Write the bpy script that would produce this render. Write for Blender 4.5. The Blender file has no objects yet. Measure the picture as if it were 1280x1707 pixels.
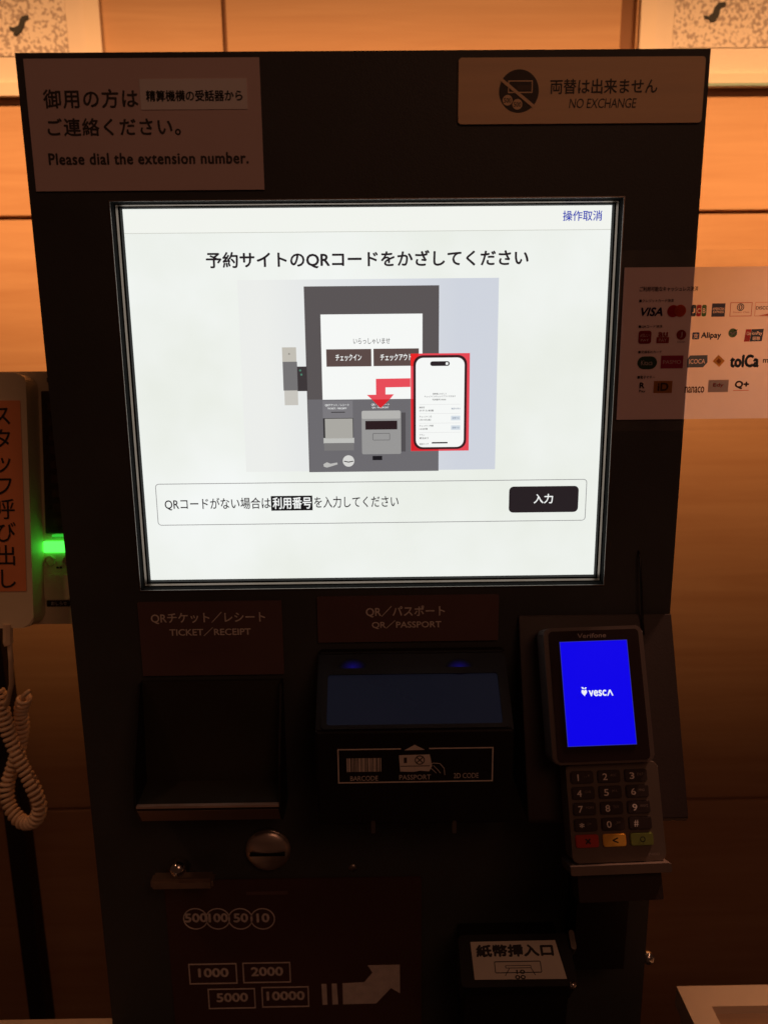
import bpy, bmesh, math, random
from mathutils import Vector, Matrix
random.seed(7)
sc = bpy.context.scene
C = sc.collection
R = math.radians

# ---------------------------------------------------------------- camera
F, CX, CY = 1283.0, 640.0, 853.5            # focal length and centre of the 1280x1707 photograph
CAM = Vector((0.0, -0.56, 1.50))
_d = Vector((59.0, -5934.0, -F)).normalized()          # world down seen from the camera
_b = -0.009
_x = Vector((1.0, (59.0 - F * _b) / 5934.0, _b)); _x = (_x - _x.dot(_d) * _d).normalized()
_z = -_d; _y = _z.cross(_x)
M3 = Matrix((_x, _y, _z))                              # camera space -> world
cd = bpy.data.cameras.new('camera'); cam = bpy.data.objects.new('camera', cd); C.objects.link(cam)
cam.matrix_world = Matrix.Translation(CAM) @ M3.to_4x4()
cd.sensor_fit = 'VERTICAL'; cd.sensor_height = 36.0; cd.sensor_width = 27.0
cd.lens = F / 1707.0 * 36.0; cd.clip_start = 0.02; cd.clip_end = 50
cd.dof.use_dof = True; cd.dof.focus_distance = 0.575; cd.dof.aperture_fstop = 5.4
sc.camera = cam
sc.view_settings.view_transform = 'Standard'; sc.view_settings.look = 'None'
sc.view_settings.exposure = 0.0; sc.view_settings.gamma = 1.0
sc.cycles.use_denoising = True
sc.cycles.max_bounces = 8; sc.cycles.sample_clamp_indirect = 4.0

# ---------------------------------------------------------------- light: dim warm room
w = bpy.data.worlds.new('World'); sc.world = w; w.use_nodes = True
bg = w.node_tree.nodes['Background']
bg.inputs[0].default_value = (0.068, 0.027, 0.016, 1); bg.inputs[1].default_value = 0.27

def lamp(name, kind, loc, target, color, energy, **kw):
    l = bpy.data.lights.new(name, kind); l.color = color; l.energy = energy
    for k, v in kw.items(): setattr(l, k, v)
    o = bpy.data.objects.new(name, l); C.objects.link(o); o.location = loc
    o.rotation_euler = (Vector(target) - Vector(loc)).to_track_quat('-Z', 'Y').to_euler()
    return o
# a long cove lamp washing the wall behind the kiosk, a downlight over the right side table, added spots and a weak front fill
ww = lamp('wall_wash', 'AREA', (0.05, -0.15, 2.4), (0.05, -0.15 + .6, 2.4 - .6 * math.tan(R(51.8))), (1, .50, .20), 3.6, shape='RECTANGLE', size=1.5, size_y=.04, spread=R(34))
lamp('downlight_right', 'SPOT', (.80, -.15, 2.4), (.50, -.1, .93), (1, .47, .24), 22, spot_size=R(26), spot_blend=.9, shadow_soft_size=.04)
lamp('poster_backlight_spot', 'SPOT', (.86, .33, 2.35), (.31, -.002, 1.43), (1, .52, .34), 84, spot_size=R(15), spot_blend=.8, shadow_soft_size=.05)  # added spot that lights the overhanging poster from behind
lamp('phone_fill_spot', 'SPOT', (-.85, -.35, 2.4), (-.42, .06, 1.1), (1, .47, .24), 5, spot_size=R(30), spot_blend=.9, shadow_soft_size=.04)  # added spot to brighten the telephone and its cord
lamp('front_fill_lamp', 'AREA', (0.45, -1.15, 2.3), (0.1, 0, 1.2), (1, .44, .25), 1.5, size=.6)  # weak fill added in front to lift the kiosk face

# ---------------------------------------------------------------- geometry helpers
def ray(u, v): return M3 @ Vector((u - CX, CY - v, -F))

class Frame:
    """a flat frame: x right, z up along the surface, n outward"""
    def __init__(s, O, tilt=0, rot=0):
        t = R(tilt)
        s.O = Vector(O); X = Vector((1, 0, 0)); Z = Vector((0, math.sin(t), math.cos(t)))
        s.N = Vector((0, -math.cos(t), math.sin(t)))
        q = Matrix.Rotation(R(rot), 3, s.N)
        s.X = q @ X; s.Z = q @ Z
    def at(s, x, z, n=0): return s.O + s.X * x + s.Z * z + s.N * n
    def px(s, u, v, n=0):
        r = ray(u, v); O = s.O + s.N * n
        t = (O - CAM).dot(s.N) / r.dot(s.N)
        p = CAM + r * t - O
        return p.dot(s.X), p.dot(s.Z)
    def rect(s, u0, v0, u1, v1, n=0):
        um, vm = (u0 + u1) / 2, (v0 + v1) / 2
        return s.px(u0, vm, n)[0], s.px(u1, vm, n)[0], s.px(um, v1, n)[1], s.px(um, v0, n)[1]   # x0,x1,z0,z1
    def off(s, n):
        f = Frame((0, 0, 0)); f.O = s.O + s.N * n; f.X, f.Z, f.N = s.X, s.Z, s.N; return f

def on_x(u, v, x):
    r = ray(u, v); return CAM + r * ((x - CAM.x) / r.x)
def on_z(u, v, z):
    r = ray(u, v); return CAM + r * ((z - CAM.z) / r.z)

ROOT = {}
def base(o):
    while o is not None and o.parent is not None: o = o.parent
    return ROOT.get(o.name, Vector()) if o is not None else Vector()

def link(name, me, mat, parent=None):
    o = bpy.data.objects.new(name, me); C.objects.link(o)
    if mat is not None and not me.materials: me.materials.append(mat)
    if parent is not None: o.parent = parent
    return o

def obj(name, bm, mat, parent=None, smooth=False, origin=None):
    L = base(parent) if parent is not None else (Vector(origin) if origin is not None else Vector())
    bmesh.ops.recalc_face_normals(bm, faces=bm.faces)
    bmesh.ops.translate(bm, verts=bm.verts, vec=-L)
    me = bpy.data.meshes.new(name); bm.to_mesh(me); bm.free()
    if smooth:
        for p in me.polygons: p.use_smooth = True
    o = link(name, me, mat, parent)
    if parent is None:
        o.location = L; ROOT[o.name] = L
    return o

def thing(name, label, cat, loc, group=None):
    o = bpy.data.objects.new(name, None); C.objects.link(o); o.location = loc
    o.empty_display_size = .05
    o['label'] = label; o['category'] = cat
    if group: o['group'] = group
    ROOT[o.name] = Vector(loc)
    return o
def tag(o, label, cat, group=None):
    o['label'] = label; o['category'] = cat
    if group: o['group'] = group
    return o

def a_prism(bm, fr, pts, n0, n1=None):
    """flat polygon (n1 None) or a solid between depths n0 and n1"""
    a = [bm.verts.new(fr.at(x, z, n0)) for x, z in pts]
    if n1 is None:
        bm.faces.new(a); return a
    b = [bm.verts.new(fr.at(x, z, n1)) for x, z in pts]
    bm.faces.new(a); bm.faces.new(list(reversed(b)))
    k = len(pts)
    for i in range(k): bm.faces.new((a[i], b[i], b[(i + 1) % k], a[(i + 1) % k]))
    return a + b
def rr(x0, x1, z0, z1, r=0, seg=5):
    if r <= 0: return [(x0, z0), (x1, z0), (x1, z1), (x0, z1)]
    out = []
    for cx, cz, a0 in ((x1 - r, z0 + r, -90), (x1 - r, z1 - r, 0), (x0 + r, z1 - r, 90), (x0 + r, z0 + r, 180)):
        for i in range(seg + 1):
            a = R(a0 + 90 * i / seg); out.append((cx + r * math.cos(a), cz + r * math.sin(a)))
    return out
def circ(cx, cz, r, seg=28, ry=None):
    return [(cx + r * math.cos(2 * math.pi * i / seg), cz + (ry or r) * math.sin(2 * math.pi * i / seg)) for i in range(seg)]
def poly(name, fr, pts, n0, n1, mat, parent, bevel=0, smooth=False):
    bm = bmesh.new(); a_prism(bm, fr, pts, n0, n1)
    if bevel: 
        bmesh.ops.bevel(bm, geom=list(bm.edges), offset=bevel, segments=2, profile=.6, affect='EDGES', clamp_overlap=True)
    return obj(name, bm, mat, parent, smooth)
def ring(name, fr, po, pi, n0, n1, mat, parent):
    """closed band between two outlines with the same count of points"""
    bm = bmesh.new(); k = len(po)
    A = [bm.verts.new(fr.at(x, z, n0)) for x, z in po]; B = [bm.verts.new(fr.at(x, z, n0)) for x, z in pi]
    if n1 is None:
        for i in range(k):
            j = (i + 1) % k; bm.faces.new((A[i], A[j], B[j], B[i]))
    else:
        A2 = [bm.verts.new(fr.at(x, z, n1)) for x, z in po]; B2 = [bm.verts.new(fr.at(x, z, n1)) for x, z in pi]
        for i in range(k):
            j = (i + 1) % k
            bm.faces.new((A[i], A[j], B[j], B[i])); bm.faces.new((A2[i], B2[i], B2[j], A2[j]))
            bm.faces.new((A[i], A2[i], A2[j], A[j])); bm.faces.new((B[i], B[j], B2[j], B2[i]))
    return obj(name, bm, mat, parent)
def pts_px(fr, L, n=0): return [fr.px(u, v, n) for u, v in L]

def embolden(me, f, d):
    """thicken the strokes: the same glyphs again, shifted a little, each a hair in front of the last"""
    bm = bmesh.new(); bm.from_mesh(me); src = list(bm.verts) + list(bm.edges) + list(bm.faces)
    for k, (a, b) in enumerate(((1, .4), (-1, -.4), (.3, -1), (-.3, 1))):
        g = bmesh.ops.duplicate(bm, geom=src)['geom']
        bmesh.ops.translate(bm, verts=[v for v in g if isinstance(v, bmesh.types.BMVert)], vec=f.X * a * d + f.Z * b * d + f.N * 6e-6 * (k + 1))
    bm.to_mesh(me); bm.free()

def text(body, fr, box, n, mat, parent, bold=0.0, shear=0.0, spacing=1.0, name='lettering', line=1.0):
    """lettering fitted to a rectangle given in photo pixels on the frame"""
    cu = bpy.data.curves.new(name, 'FONT'); cu.body = body; cu.shear = shear
    cu.space_character = spacing; cu.space_line = line; cu.resolution_u = 3; cu.align_x = 'CENTER' if '\n' in body else 'LEFT'
    to = bpy.data.objects.new('tmp', cu); C.objects.link(to)
    dg = bpy.context.evaluated_depsgraph_get()
    me = bpy.data.meshes.new_from_object(to.evaluated_get(dg))
    bpy.data.objects.remove(to)
    f = fr.off(n)
    x0, x1, z0, z1 = f.rect(*box)
    xs = [v.co.x for v in me.vertices]; ys = [v.co.y for v in me.vertices]
    ax, bx, ay, by = min(xs), max(xs), min(ys), max(ys)
    L = base(parent)
    for v in me.vertices:
        X = x0 + (v.co.x - ax) / (bx - ax) * (x1 - x0); Z = z0 + (v.co.y - ay) / (by - ay) * (z1 - z0)
        v.co = f.at(X, Z) - L
    me.materials.clear()
    me.name = name
    bpy.data.curves.remove(cu)
    if bold > 0: embolden(me, f, bold * 1.1 * (x1 - x0) / (bx - ax))
    return link(name, me, mat, parent)

# ---------------------------------------------------------------- materials
def s(r, g, b):
    return tuple(((c / 255) / 12.92 if c / 255 <= .04045 else ((c / 255 + .055) / 1.055) ** 2.4) for c in (r, g, b))
def mat(name, col, rough=.5, metal=0, bump=0, bscale=400, var=0, vscale=30, spec=.5, coat=0, stretch=None):
    m = bpy.data.materials.new(name); m.use_nodes = True; nt = m.node_tree; p = nt.nodes['Principled BSDF']
    p.inputs['Base Color'].default_value = (*col, 1); p.inputs['Roughness'].default_value = rough
    p.inputs['Metallic'].default_value = metal; p.inputs['Specular IOR Level'].default_value = spec
    p.inputs['Coat Weight'].default_value = coat
    tc = nt.nodes.new('ShaderNodeTexCoord'); mp = nt.nodes.new('ShaderNodeMapping')
    nt.links.new(tc.outputs['Object'], mp.inputs[0])
    if stretch: mp.inputs['Scale'].default_value = stretch
    if bump:
        n = nt.nodes.new('ShaderNodeTexNoise'); n.inputs['Scale'].default_value = bscale; n.inputs['Detail'].default_value = 3
        b = nt.nodes.new('ShaderNodeBump'); b.inputs['Strength'].default_value = bump; b.inputs['Distance'].default_value = .0006
        nt.links.new(mp.outputs[0], n.inputs[0]); nt.links.new(n.outputs[0], b.inputs['Height']); nt.links.new(b.outputs[0], p.inputs['Normal'])
    if var:
        n = nt.nodes.new('ShaderNodeTexNoise'); n.inputs['Scale'].default_value = vscale; n.inputs['Detail'].default_value = 6
        mr = nt.nodes.new('ShaderNodeMapRange'); mr.inputs[1].default_value = .3; mr.inputs[2].default_value = .7
        mr.inputs[3].default_value = 1 - var; mr.inputs[4].default_value = 1 + var
        mx = nt.nodes.new('ShaderNodeVectorMath'); mx.operation = 'SCALE'; mx.inputs[0].default_value = col
        nt.links.new(mp.outputs[0], n.inputs[0]); nt.links.new(n.outputs[0], mr.inputs[0]); nt.links.new(mr.outputs[0], mx.inputs['Scale'])
        nt.links.new(mx.outputs[0], p.inputs['Base Color'])
        mr2 = nt.nodes.new('ShaderNodeMapRange'); mr2.inputs[3].default_value = max(.02, rough - .12); mr2.inputs[4].default_value = min(1, rough + .12)
        nt.links.new(n.outputs[0], mr2.inputs[0]); nt.links.new(mr2.outputs[0], p.inputs['Roughness'])
    return m
_em = {}
def em(r, g, b, k=1.0):
    """what a lit display shows, by its colour in the photograph"""
    key = (r, g, b, k)
    if key not in _em:
        m = bpy.data.materials.new('display_%d' % len(_em)); m.use_nodes = True; nt = m.node_tree
        p = nt.nodes['Principled BSDF']; p.inputs['Base Color'].default_value = (.008, .008, .008, 1)
        p.inputs['Roughness'].default_value = .35; p.inputs['Specular IOR Level'].default_value = .2
        p.inputs['Emission Color'].default_value = (*s(r, g, b), 1); p.inputs['Emission Strength'].default_value = k
        _em[key] = m
    return _em[key]

BLACK = mat('black_powder_coat', (.062, .066, .066), .55, bump=.25, bscale=900, var=.12, vscale=14, spec=.3)
BLACK2 = mat('black_plastic', (.014, .012, .012), .42, bump=.12, bscale=1200, var=.1, vscale=20, spec=.35)
DARKPLATE = mat('dark_brown_plate', (.15, .09, .085), .5, bump=.1, bscale=700, var=.1, vscale=16, spec=.3)
HOLDER = mat('dark_holder_metal', (.036, .023, .021), .42, bump=.12, bscale=700, var=.12, vscale=12, spec=.4)
TERM = mat('bronze_grey_plastic', (.115, .080, .070), .45, bump=.1, bscale=1500, var=.06)
TERMG = mat('terminal_glass', (.03, .017, .017), .12, spec=.5, var=.1, vscale=10)
GLASSD = mat('smoked_glass', (.02, .02, .022), .3, spec=.15, var=.2, vscale=9)
_p = GLASSD.node_tree.nodes['Principled BSDF']; _p.inputs['Emission Color'].default_value = (.0042, .0052, .0105, 1); _p.inputs['Emission Strength'].default_value = .8  # faint blue LED glow put into the glass as emission
WHITEP = mat('white_print', (.80, .78, .76), .55, var=.06, vscale=180)
GREYINK = mat('grey_ink', (.055, .045, .04), .6, var=.2, vscale=160)
BLACKINK = mat('black_ink', (.012, .011, .011), .6, var=.1, vscale=160)
PAPER = mat('notice_paper', (.78, .62, .60), .75, bump=.15, bscale=120, var=.04, vscale=9)
PAPERW = mat('white_overlay_paper', (.92, .90, .90), .7, bump=.1, bscale=150, var=.03, vscale=20)
SIGNWOOD = mat('pale_wood_sheet', (.92, .66, .40), .55, bump=.08, bscale=80, var=.09, vscale=26, stretch=(.25, 1, 3))
STEEL = mat('satin_steel', (.72, .62, .55), .36, .92, bump=.05, bscale=900, var=.08, vscale=60, stretch=(.2, 1, 4))
DSTEEL = mat('dull_steel', (.34, .30, .27), .42, 1, bump=.05, bscale=900, var=.12, vscale=60)
CHROME = mat('chrome', (.72, .70, .68), .16, 1, var=.06, vscale=50)
BEIGE = mat('phone_plastic', (.84, .72, .50), .48, bump=.06, bscale=1500, var=.05, vscale=25)
CORD = mat('cord_rubber', (.84, .64, .44), .5, var=.08, vscale=60)
ORANGE = mat('orange_label', (.92, .33, .14), .6, var=.06, vscale=30)
TABLE = mat('pale_table_laminate', (.80, .68, .56), .5, bump=.05, bscale=300, var=.05, vscale=12)

def wood():
    m = bpy.data.materials.new('orange_wood_veneer'); m.use_nodes = True; nt = m.node_tree; N = nt.nodes; p = N['Principled BSDF']
    tc = N.new('ShaderNodeTexCoord'); oi = N.new('ShaderNodeObjectInfo')
    ad = N.new('ShaderNodeVectorMath'); ad.operation = 'ADD'
    sc_ = N.new('ShaderNodeVectorMath'); sc_.operation = 'SCALE'; sc_.inputs['Scale'].default_value = 13
    nt.links.new(oi.outputs['Random'], sc_.inputs[0]); nt.links.new(tc.outputs['Object'], ad.inputs[0]); nt.links.new(sc_.outputs[0], ad.inputs[1])
    mp = N.new('ShaderNodeMapping'); mp.inputs['Scale'].default_value = (.9, 1, 16); nt.links.new(ad.outputs[0], mp.inputs[0])
    a = N.new('ShaderNodeTexNoise'); a.inputs['Scale'].default_value = 3.2; a.inputs['Detail'].default_value = 9; a.inputs['Roughness'].default_value = .62; a.inputs['Distortion'].default_value = .5
    nt.links.new(mp.outputs[0], a.inputs[0])
    b = N.new('ShaderNodeTexNoise'); b.inputs['Scale'].default_value = 2.1; b.inputs['Detail'].default_value = 2; nt.links.new(ad.outputs[0], b.inputs[0])
    r = N.new('ShaderNodeValToRGB'); r.color_ramp.elements[0].position = .28; r.color_ramp.elements[0].color = (.46, .235, .115, 1)
    r.color_ramp.elements[1].position = .74; r.color_ramp.elements[1].color = (.66, .40, .225, 1)
    mx = N.new('ShaderNodeMath'); mx.operation = 'MULTIPLY_ADD'; mx.inputs[1].default_value = .55
    mm = N.new('ShaderNodeMath'); mm.operation = 'MULTIPLY'; mm.inputs[1].default_value = .45
    nt.links.new(b.outputs[0], mm.inputs[0]); nt.links.new(a.outputs[0], mx.inputs[0]); nt.links.new(mm.outputs[0], mx.inputs[2])
    nt.links.new(mx.outputs[0], r.inputs[0]); nt.links.new(r.outputs[0], p.inputs['Base Color'])
    p.inputs['Roughness'].default_value = .5; p.inputs['Specular IOR Level'].default_value = .3
    bp = N.new('ShaderNodeBump'); bp.inputs['Strength'].default_value = .1; bp.inputs['Distance'].default_value = .0008
    nt.links.new(a.outputs[0], bp.inputs['Height']); nt.links.new(bp.outputs[0], p.inputs['Normal'])
    return m
WOOD = wood()
GAP = mat('dark_joint', (.26, .12, .06), .8)

def speckle():
    m = bpy.data.materials.new('speckled_print'); m.use_nodes = True; nt = m.node_tree; N = nt.nodes; p = N['Principled BSDF']
    tc = N.new('ShaderNodeTexCoord')
    a = N.new('ShaderNodeTexNoise'); a.inputs['Scale'].default_value = 210; a.inputs['Detail'].default_value = 3
    b = N.new('ShaderNodeTexNoise'); b.inputs['Scale'].default_value = 11; b.inputs['Detail'].default_value = 3
    for n in (a, b): nt.links.new(tc.outputs['Object'], n.inputs[0])
    mu = N.new('ShaderNodeMath'); mu.operation = 'MULTIPLY_ADD'; mu.inputs[1].default_value = .45
    nt.links.new(b.outputs[0], mu.inputs[0]); nt.links.new(a.outputs[0], mu.inputs[2])
    r = N.new('ShaderNodeValToRGB'); r.color_ramp.elements[0].position = .69; r.color_ramp.elements[0].color = (.80, .68, .58, 1)
    r.color_ramp.elements[1].position = .79; r.color_ramp.elements[1].color = (.40, .31, .27, 1)
    nt.links.new(mu.outputs[0], r.inputs[0]); nt.links.new(r.outputs[0], p.inputs['Base Color']); p.inputs['Roughness'].default_value = .6
    return m
SPECK = speckle()
PICFRAME = mat('cream_picture_frame', (.80, .66, .53), .5, var=.04, vscale=12)
TEAL = mat('grey_green_strip', (.30, .42, .34), .5)

def sheet(name, col, clear, diff):
    """thin printed paper or film that lets some light through"""
    m = bpy.data.materials.new(name); m.use_nodes = True; nt = m.node_tree; N = nt.nodes
    for n in list(N): N.remove(n)
    o = N.new('ShaderNodeOutputMaterial'); t = N.new('ShaderNodeBsdfTransparent'); d = N.new('ShaderNodeBsdfDiffuse'); l = N.new('ShaderNodeBsdfTranslucent')
    tc = N.new('ShaderNodeTexCoord'); no = N.new('ShaderNodeTexNoise'); no.inputs['Scale'].default_value = 55; no.inputs['Detail'].default_value = 6
    nt.links.new(tc.outputs['Object'], no.inputs[0])
    mr = N.new('ShaderNodeMapRange'); mr.inputs[1].default_value = .3; mr.inputs[2].default_value = .7; mr.inputs[3].default_value = clear * .97; mr.inputs[4].default_value = min(1, clear * 1.03)
    nt.links.new(no.outputs[0], mr.inputs[0])
    d.inputs[0].default_value = (*col, 1); l.inputs[0].default_value = (*col, 1); t.inputs[0].default_value = (1, 1, 1, 1)
    g = N.new('ShaderNodeBsdfGlossy'); g.inputs['Roughness'].default_value = .25; g.inputs[0].default_value = (.9, .9, .9, 1)
    m1 = N.new('ShaderNodeMixShader'); m1.inputs[0].default_value = diff
    nt.links.new(l.outputs[0], m1.inputs[1]); nt.links.new(d.outputs[0], m1.inputs[2])
    m2 = N.new('ShaderNodeMixShader'); nt.links.new(mr.outputs[0], m2.inputs[0])
    nt.links.new(m1.outputs[0], m2.inputs[1]); nt.links.new(t.outputs[0], m2.inputs[2])
    m3 = N.new('ShaderNodeMixShader'); m3.inputs[0].default_value = .025
    nt.links.new(m2.outputs[0], m3.inputs[1]); nt.links.new(g.outputs[0], m3.inputs[2])
    nt.links.new(m3.outputs[0], o.inputs[0])
    return m
POSTER = sheet('translucent_poster_paper', (1.0, .94, .94), .44, .28)
FILM = sheet('clear_film', (.85, .75, .70), .96, .8)
_ink = {}
def ink(r, g, b):
    if (r, g, b) not in _ink: _ink[(r, g, b)] = sheet('printed_ink_%d' % len(_ink), s(r, g, b), .07, .55)
    return _ink[(r, g, b)]

# ================================================================= THE WALL
WY = 0.45
WF = Frame((0, WY, 0))
wall = obj('wall', (lambda bm: (a_prism(bm, WF, rr(-1.6, 1.6, 0, 2.9), -.03, -.012), bm)[1])(bmesh.new()), GAP)
wall['kind'] = 'structure'
xs = [-1.6, WF.px(374, 40)[0] - .0, WF.px(1047, 40)[0], 1.6]
vz = [2.9, WF.px(640, 358)[1], WF.px(640, 1341)[1], 0.02]
for i in range(3):
    for j in range(3):
        g = .0026
        gl = .009 if i == 2 else g; gr = .009 if i == 1 else g
        bm = bmesh.new(); a_prism(bm, WF, rr(xs[i] + gl, xs[i + 1] - gr, vz[j + 1] + g, vz[j] - g), -.0118, 0)
        bmesh.ops.bevel(bm, geom=list(bm.edges), offset=.0003, segments=1, affect='EDGES')
        obj('panel', bm, WOOD, wall)
floor_bm = bmesh.new(); a_prism(floor_bm, Frame((0, 0, 0), 90), rr(-1.6, 1.6, -1.6, .42), -.05, -.002)
fl = obj('floor', floor_bm, mat('dark_floor', (.06, .035, .025), .5, var=.15, vscale=8)); fl['kind'] = 'structure'

# the two speckled pictures
def picture(label, x0, x1, z0, z1, fr_w, marks, strip=None):
    t = thing('wall_picture', label, 'picture', WF.at((x0 + x1) / 2, z0, .006), 'speckled pictures on the wall')
    po = rr(x0, x1, z0, z1); pi = rr(x0 + fr_w, x1 - fr_w, z0 + fr_w * .8, z1 - fr_w)
    ring('frame', WF, po, pi, .001, .009, PICFRAME, t)
    poly('mount', WF, pi, .001, .006, mat('mount_board_' + str(len(bpy.data.materials)), (.80, .67, .56), .6, var=.03), t)
    q = .022
    i2 = rr(x0 + fr_w + q, x1 - fr_w - q, z0 + fr_w * .8 + q * 1.3, z1 - fr_w - q)
    poly('speckled_field', WF, i2, .0064, .0068, SPECK, t)
    for m in marks: poly('dark_figure', WF, [WF.px(u, v, .007) for u, v in m], .0064, .0078, BLACKINK, t)
    if strip: poly('bottom_strip', WF, strip, .009, .0096, TEAL, t)
    return t
L = WF.px(173, 60)[0]; zb = WF.px(80, 163)[1]
picture('speckled picture in a cream frame at the top left corner of the wall', L - .36, L, zb, zb + .5, .018,
        [[(16, 44), (24, 46), (32, 42), (34, 32), (38, 27), (48, 25), (49, 31), (43, 35), (41, 44), (37, 52), (28, 60), (23, 58), (24, 53), (17, 50)]])
L2 = WF.px(1062, 60)[0]; zb2 = WF.px(1240, 148)[1]
picture('speckled picture in a cream frame right of the thick dark wall joint', L2, L2 + .36, zb2, zb2 + .5, .018,
        [[(1172, 26), (1180, 27), (1187, 22), (1190, 12), (1196, 5), (1208, 3), (1209, 9), (1200, 14), (1198, 25), (1192, 35), (1184, 37), (1181, 32), (1174, 31)]],
        rr(WF.px(1150, 147)[0], L2 + .36, WF.px(1240, 147)[1], WF.px(1240, 142)[1]))

# ================================================================= THE KIOSK
P = Frame((0, 0, 0))                                   # front of the cabinet
xl = P.px(25, 90)[0]; xr = P.px(1185, 78)[0]; zt = P.px(605, 84)[1]
kiosk = thing('check_in_kiosk', 'tall black check-in and payment kiosk with a bright white touch screen', 'kiosk', ((xl + xr) / 2, .10, 0))
HX0, HX1, HZ0, HZ1 = P.px(209, 650)[0], P.px(1022, 650)[0], P.px(622, 979)[1], P.px(612, 333)[1]
# front sheet with the opening for the screen
bm = bmesh.new()
for a in ((xl, xr, HZ1, zt), (xl, xr, .03, HZ0), (xl, HX0, HZ0, HZ1), (HX1, xr, HZ0, HZ1)):
    a_prism(bm, P, rr(*a), -.0005, None)
bmesh.ops.remove_doubles(bm, verts=bm.verts, dist=1e-5)
a_prism(bm, P, rr(xl, xr, .03, zt), -.003, None) if False else None
obj('front_panel', bm, BLACK, kiosk)
# cabinet shell behind: back, sides, top, bottom as one open box
bm = bmesh.new()
for (x0, x1, z0, z1) in ((xl, xl + .0025, .03, zt), (xr - .0025, xr, .03, zt), (xl + .0025, xr - .0025, zt - .0025, zt), (xl + .0025, xr - .0025, .03, .0325)):
    a_prism(bm, P, rr(x0, x1, z0, z1), -.20, -.0008)
a_prism(bm, P, rr(xl + .0026, xr - .0026, .033, zt - .0026), -.199, -.197)
a_prism(bm, P, rr(xl + .0026, xr - .0026, .033, HZ0 - .002), -.05, -.004)
obj('cabinet', bm, BLACK, kiosk)
bm = bmesh.new(); a_prism(bm, P, rr(xl + .03, xr - .03, 0, .0298), -.18, -.02); obj('plinth', bm, BLACK2, kiosk)

SD = .023                                              # the screen lies this far back in its opening
GASK = mat('black_gasket', (.008, .007, .006), .6, spec=.1)
REVEAL = mat('reveal_metal', (.17, .115, .078), .42, 1, var=.06, vscale=80)
REVEALB = mat('reveal_black', (.004, .0035, .003), .75, spec=.03)
def hole(e): return rr(HX0 - e, HX1 + e, HZ0 - e, HZ1 + e)
bez = ring('screen_bezel', P, hole(.004), hole(.0), -SD - .002, -.0008, REVEALB, kiosk)
ring('gasket', P, hole(-.0001), hole(-.0010), -SD + .0002, -SD + .0060, GASK, bez)
ring('metal_strip', P, hole(-.0001), hole(-.0006), -.0138, -.0088, REVEAL, bez)
ring('metal_lip', P, hole(.0009), hole(.0001), -.0004, .0005, DSTEEL, bez)
S = Frame((0, SD, 0))
# the display: an even white page, with faint random patches a touch warmer and dimmer
def display():
    m = bpy.data.materials.new('lit_touch_screen'); m.use_nodes = True; nt = m.node_tree; N = nt.nodes; p = N['Principled BSDF']
    p.inputs['Base Color'].default_value = (.02, .02, .02, 1); p.inputs['Roughness'].default_value = .4; p.inputs['Specular IOR Level'].default_value = .2
    tc = N.new('ShaderNodeTexCoord'); a = N.new('ShaderNodeTexNoise'); a.inputs['Scale'].default_value = 7; a.inputs['Detail'].default_value = 4
    nt.links.new(tc.outputs['Object'], a.inputs[0])
    r = N.new('ShaderNodeValToRGB'); r.color_ramp.elements[0].position = .33; r.color_ramp.elements[0].color = (*s(233, 237, 229), 1)
    r.color_ramp.elements[1].position = .66; r.color_ramp.elements[1].color = (*s(247, 250, 249), 1)
    nt.links.new(a.outputs[0], r.inputs[0]); nt.links.new(r.outputs[0], p.inputs['Emission Color']); p.inputs['Emission Strength'].default_value = 1.0
    return m
screen = poly('touch_screen', S, [(x, z) for x, z in rr(HX0 - .002, HX1 + .002, HZ0 - .002, HZ1 + .002)], -.004, 0, display(), kiosk)

def sr(name, box, lay, m, r=0, fr=S, parent=None, step=.00012):
    f = fr.off(lay * step); x0, x1, z0, z1 = f.rect(*box)
    return poly(name, f, rr(x0, x1, z0, z1, r), 0, None, m, parent or screen)
def sp(name, pts, lay, m, fr=S, parent=None, step=.00012):
    f = fr.off(lay * step); return poly(name, f, [f.px(u, v) for u, v in pts], 0, None, m, parent or screen)
def st(body, box, lay, m, bold=0., fr=S, parent=None, step=.00012, **k):
    return text(body, fr, box, lay * step, m, parent or screen, bold, **k)
def so(name, box, wpx, lay, m, r=0, fr=S, parent=None, step=.00012):
    f = fr.off(lay * step); x0, x1, z0, z1 = f.rect(*box); w_ = wpx * .00044
    return ring(name, f, rr(x0, x1, z0, z1, r), rr(x0 + w_, x1 - w_, z0 + w_, z1 - w_, max(r - w_, 0) if r else 0), 0, None, m, parent or screen)
PX = .00044
DK = em(38, 32, 36); WH = em(246, 248, 246)
sr('header_bar', (196, 342, 1024, 386), 1, em(242, 244, 238))
sr('header_line', (196, 385.4, 1024, 386.6), 2, em(206, 208, 200))
st('操作取消', (938, 351, 1003, 368), 2, em(52, 66, 178), .012)
st('予約サイトのQRコードをかざしてください', (344, 418, 880, 446), 1, DK, .022)
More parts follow.
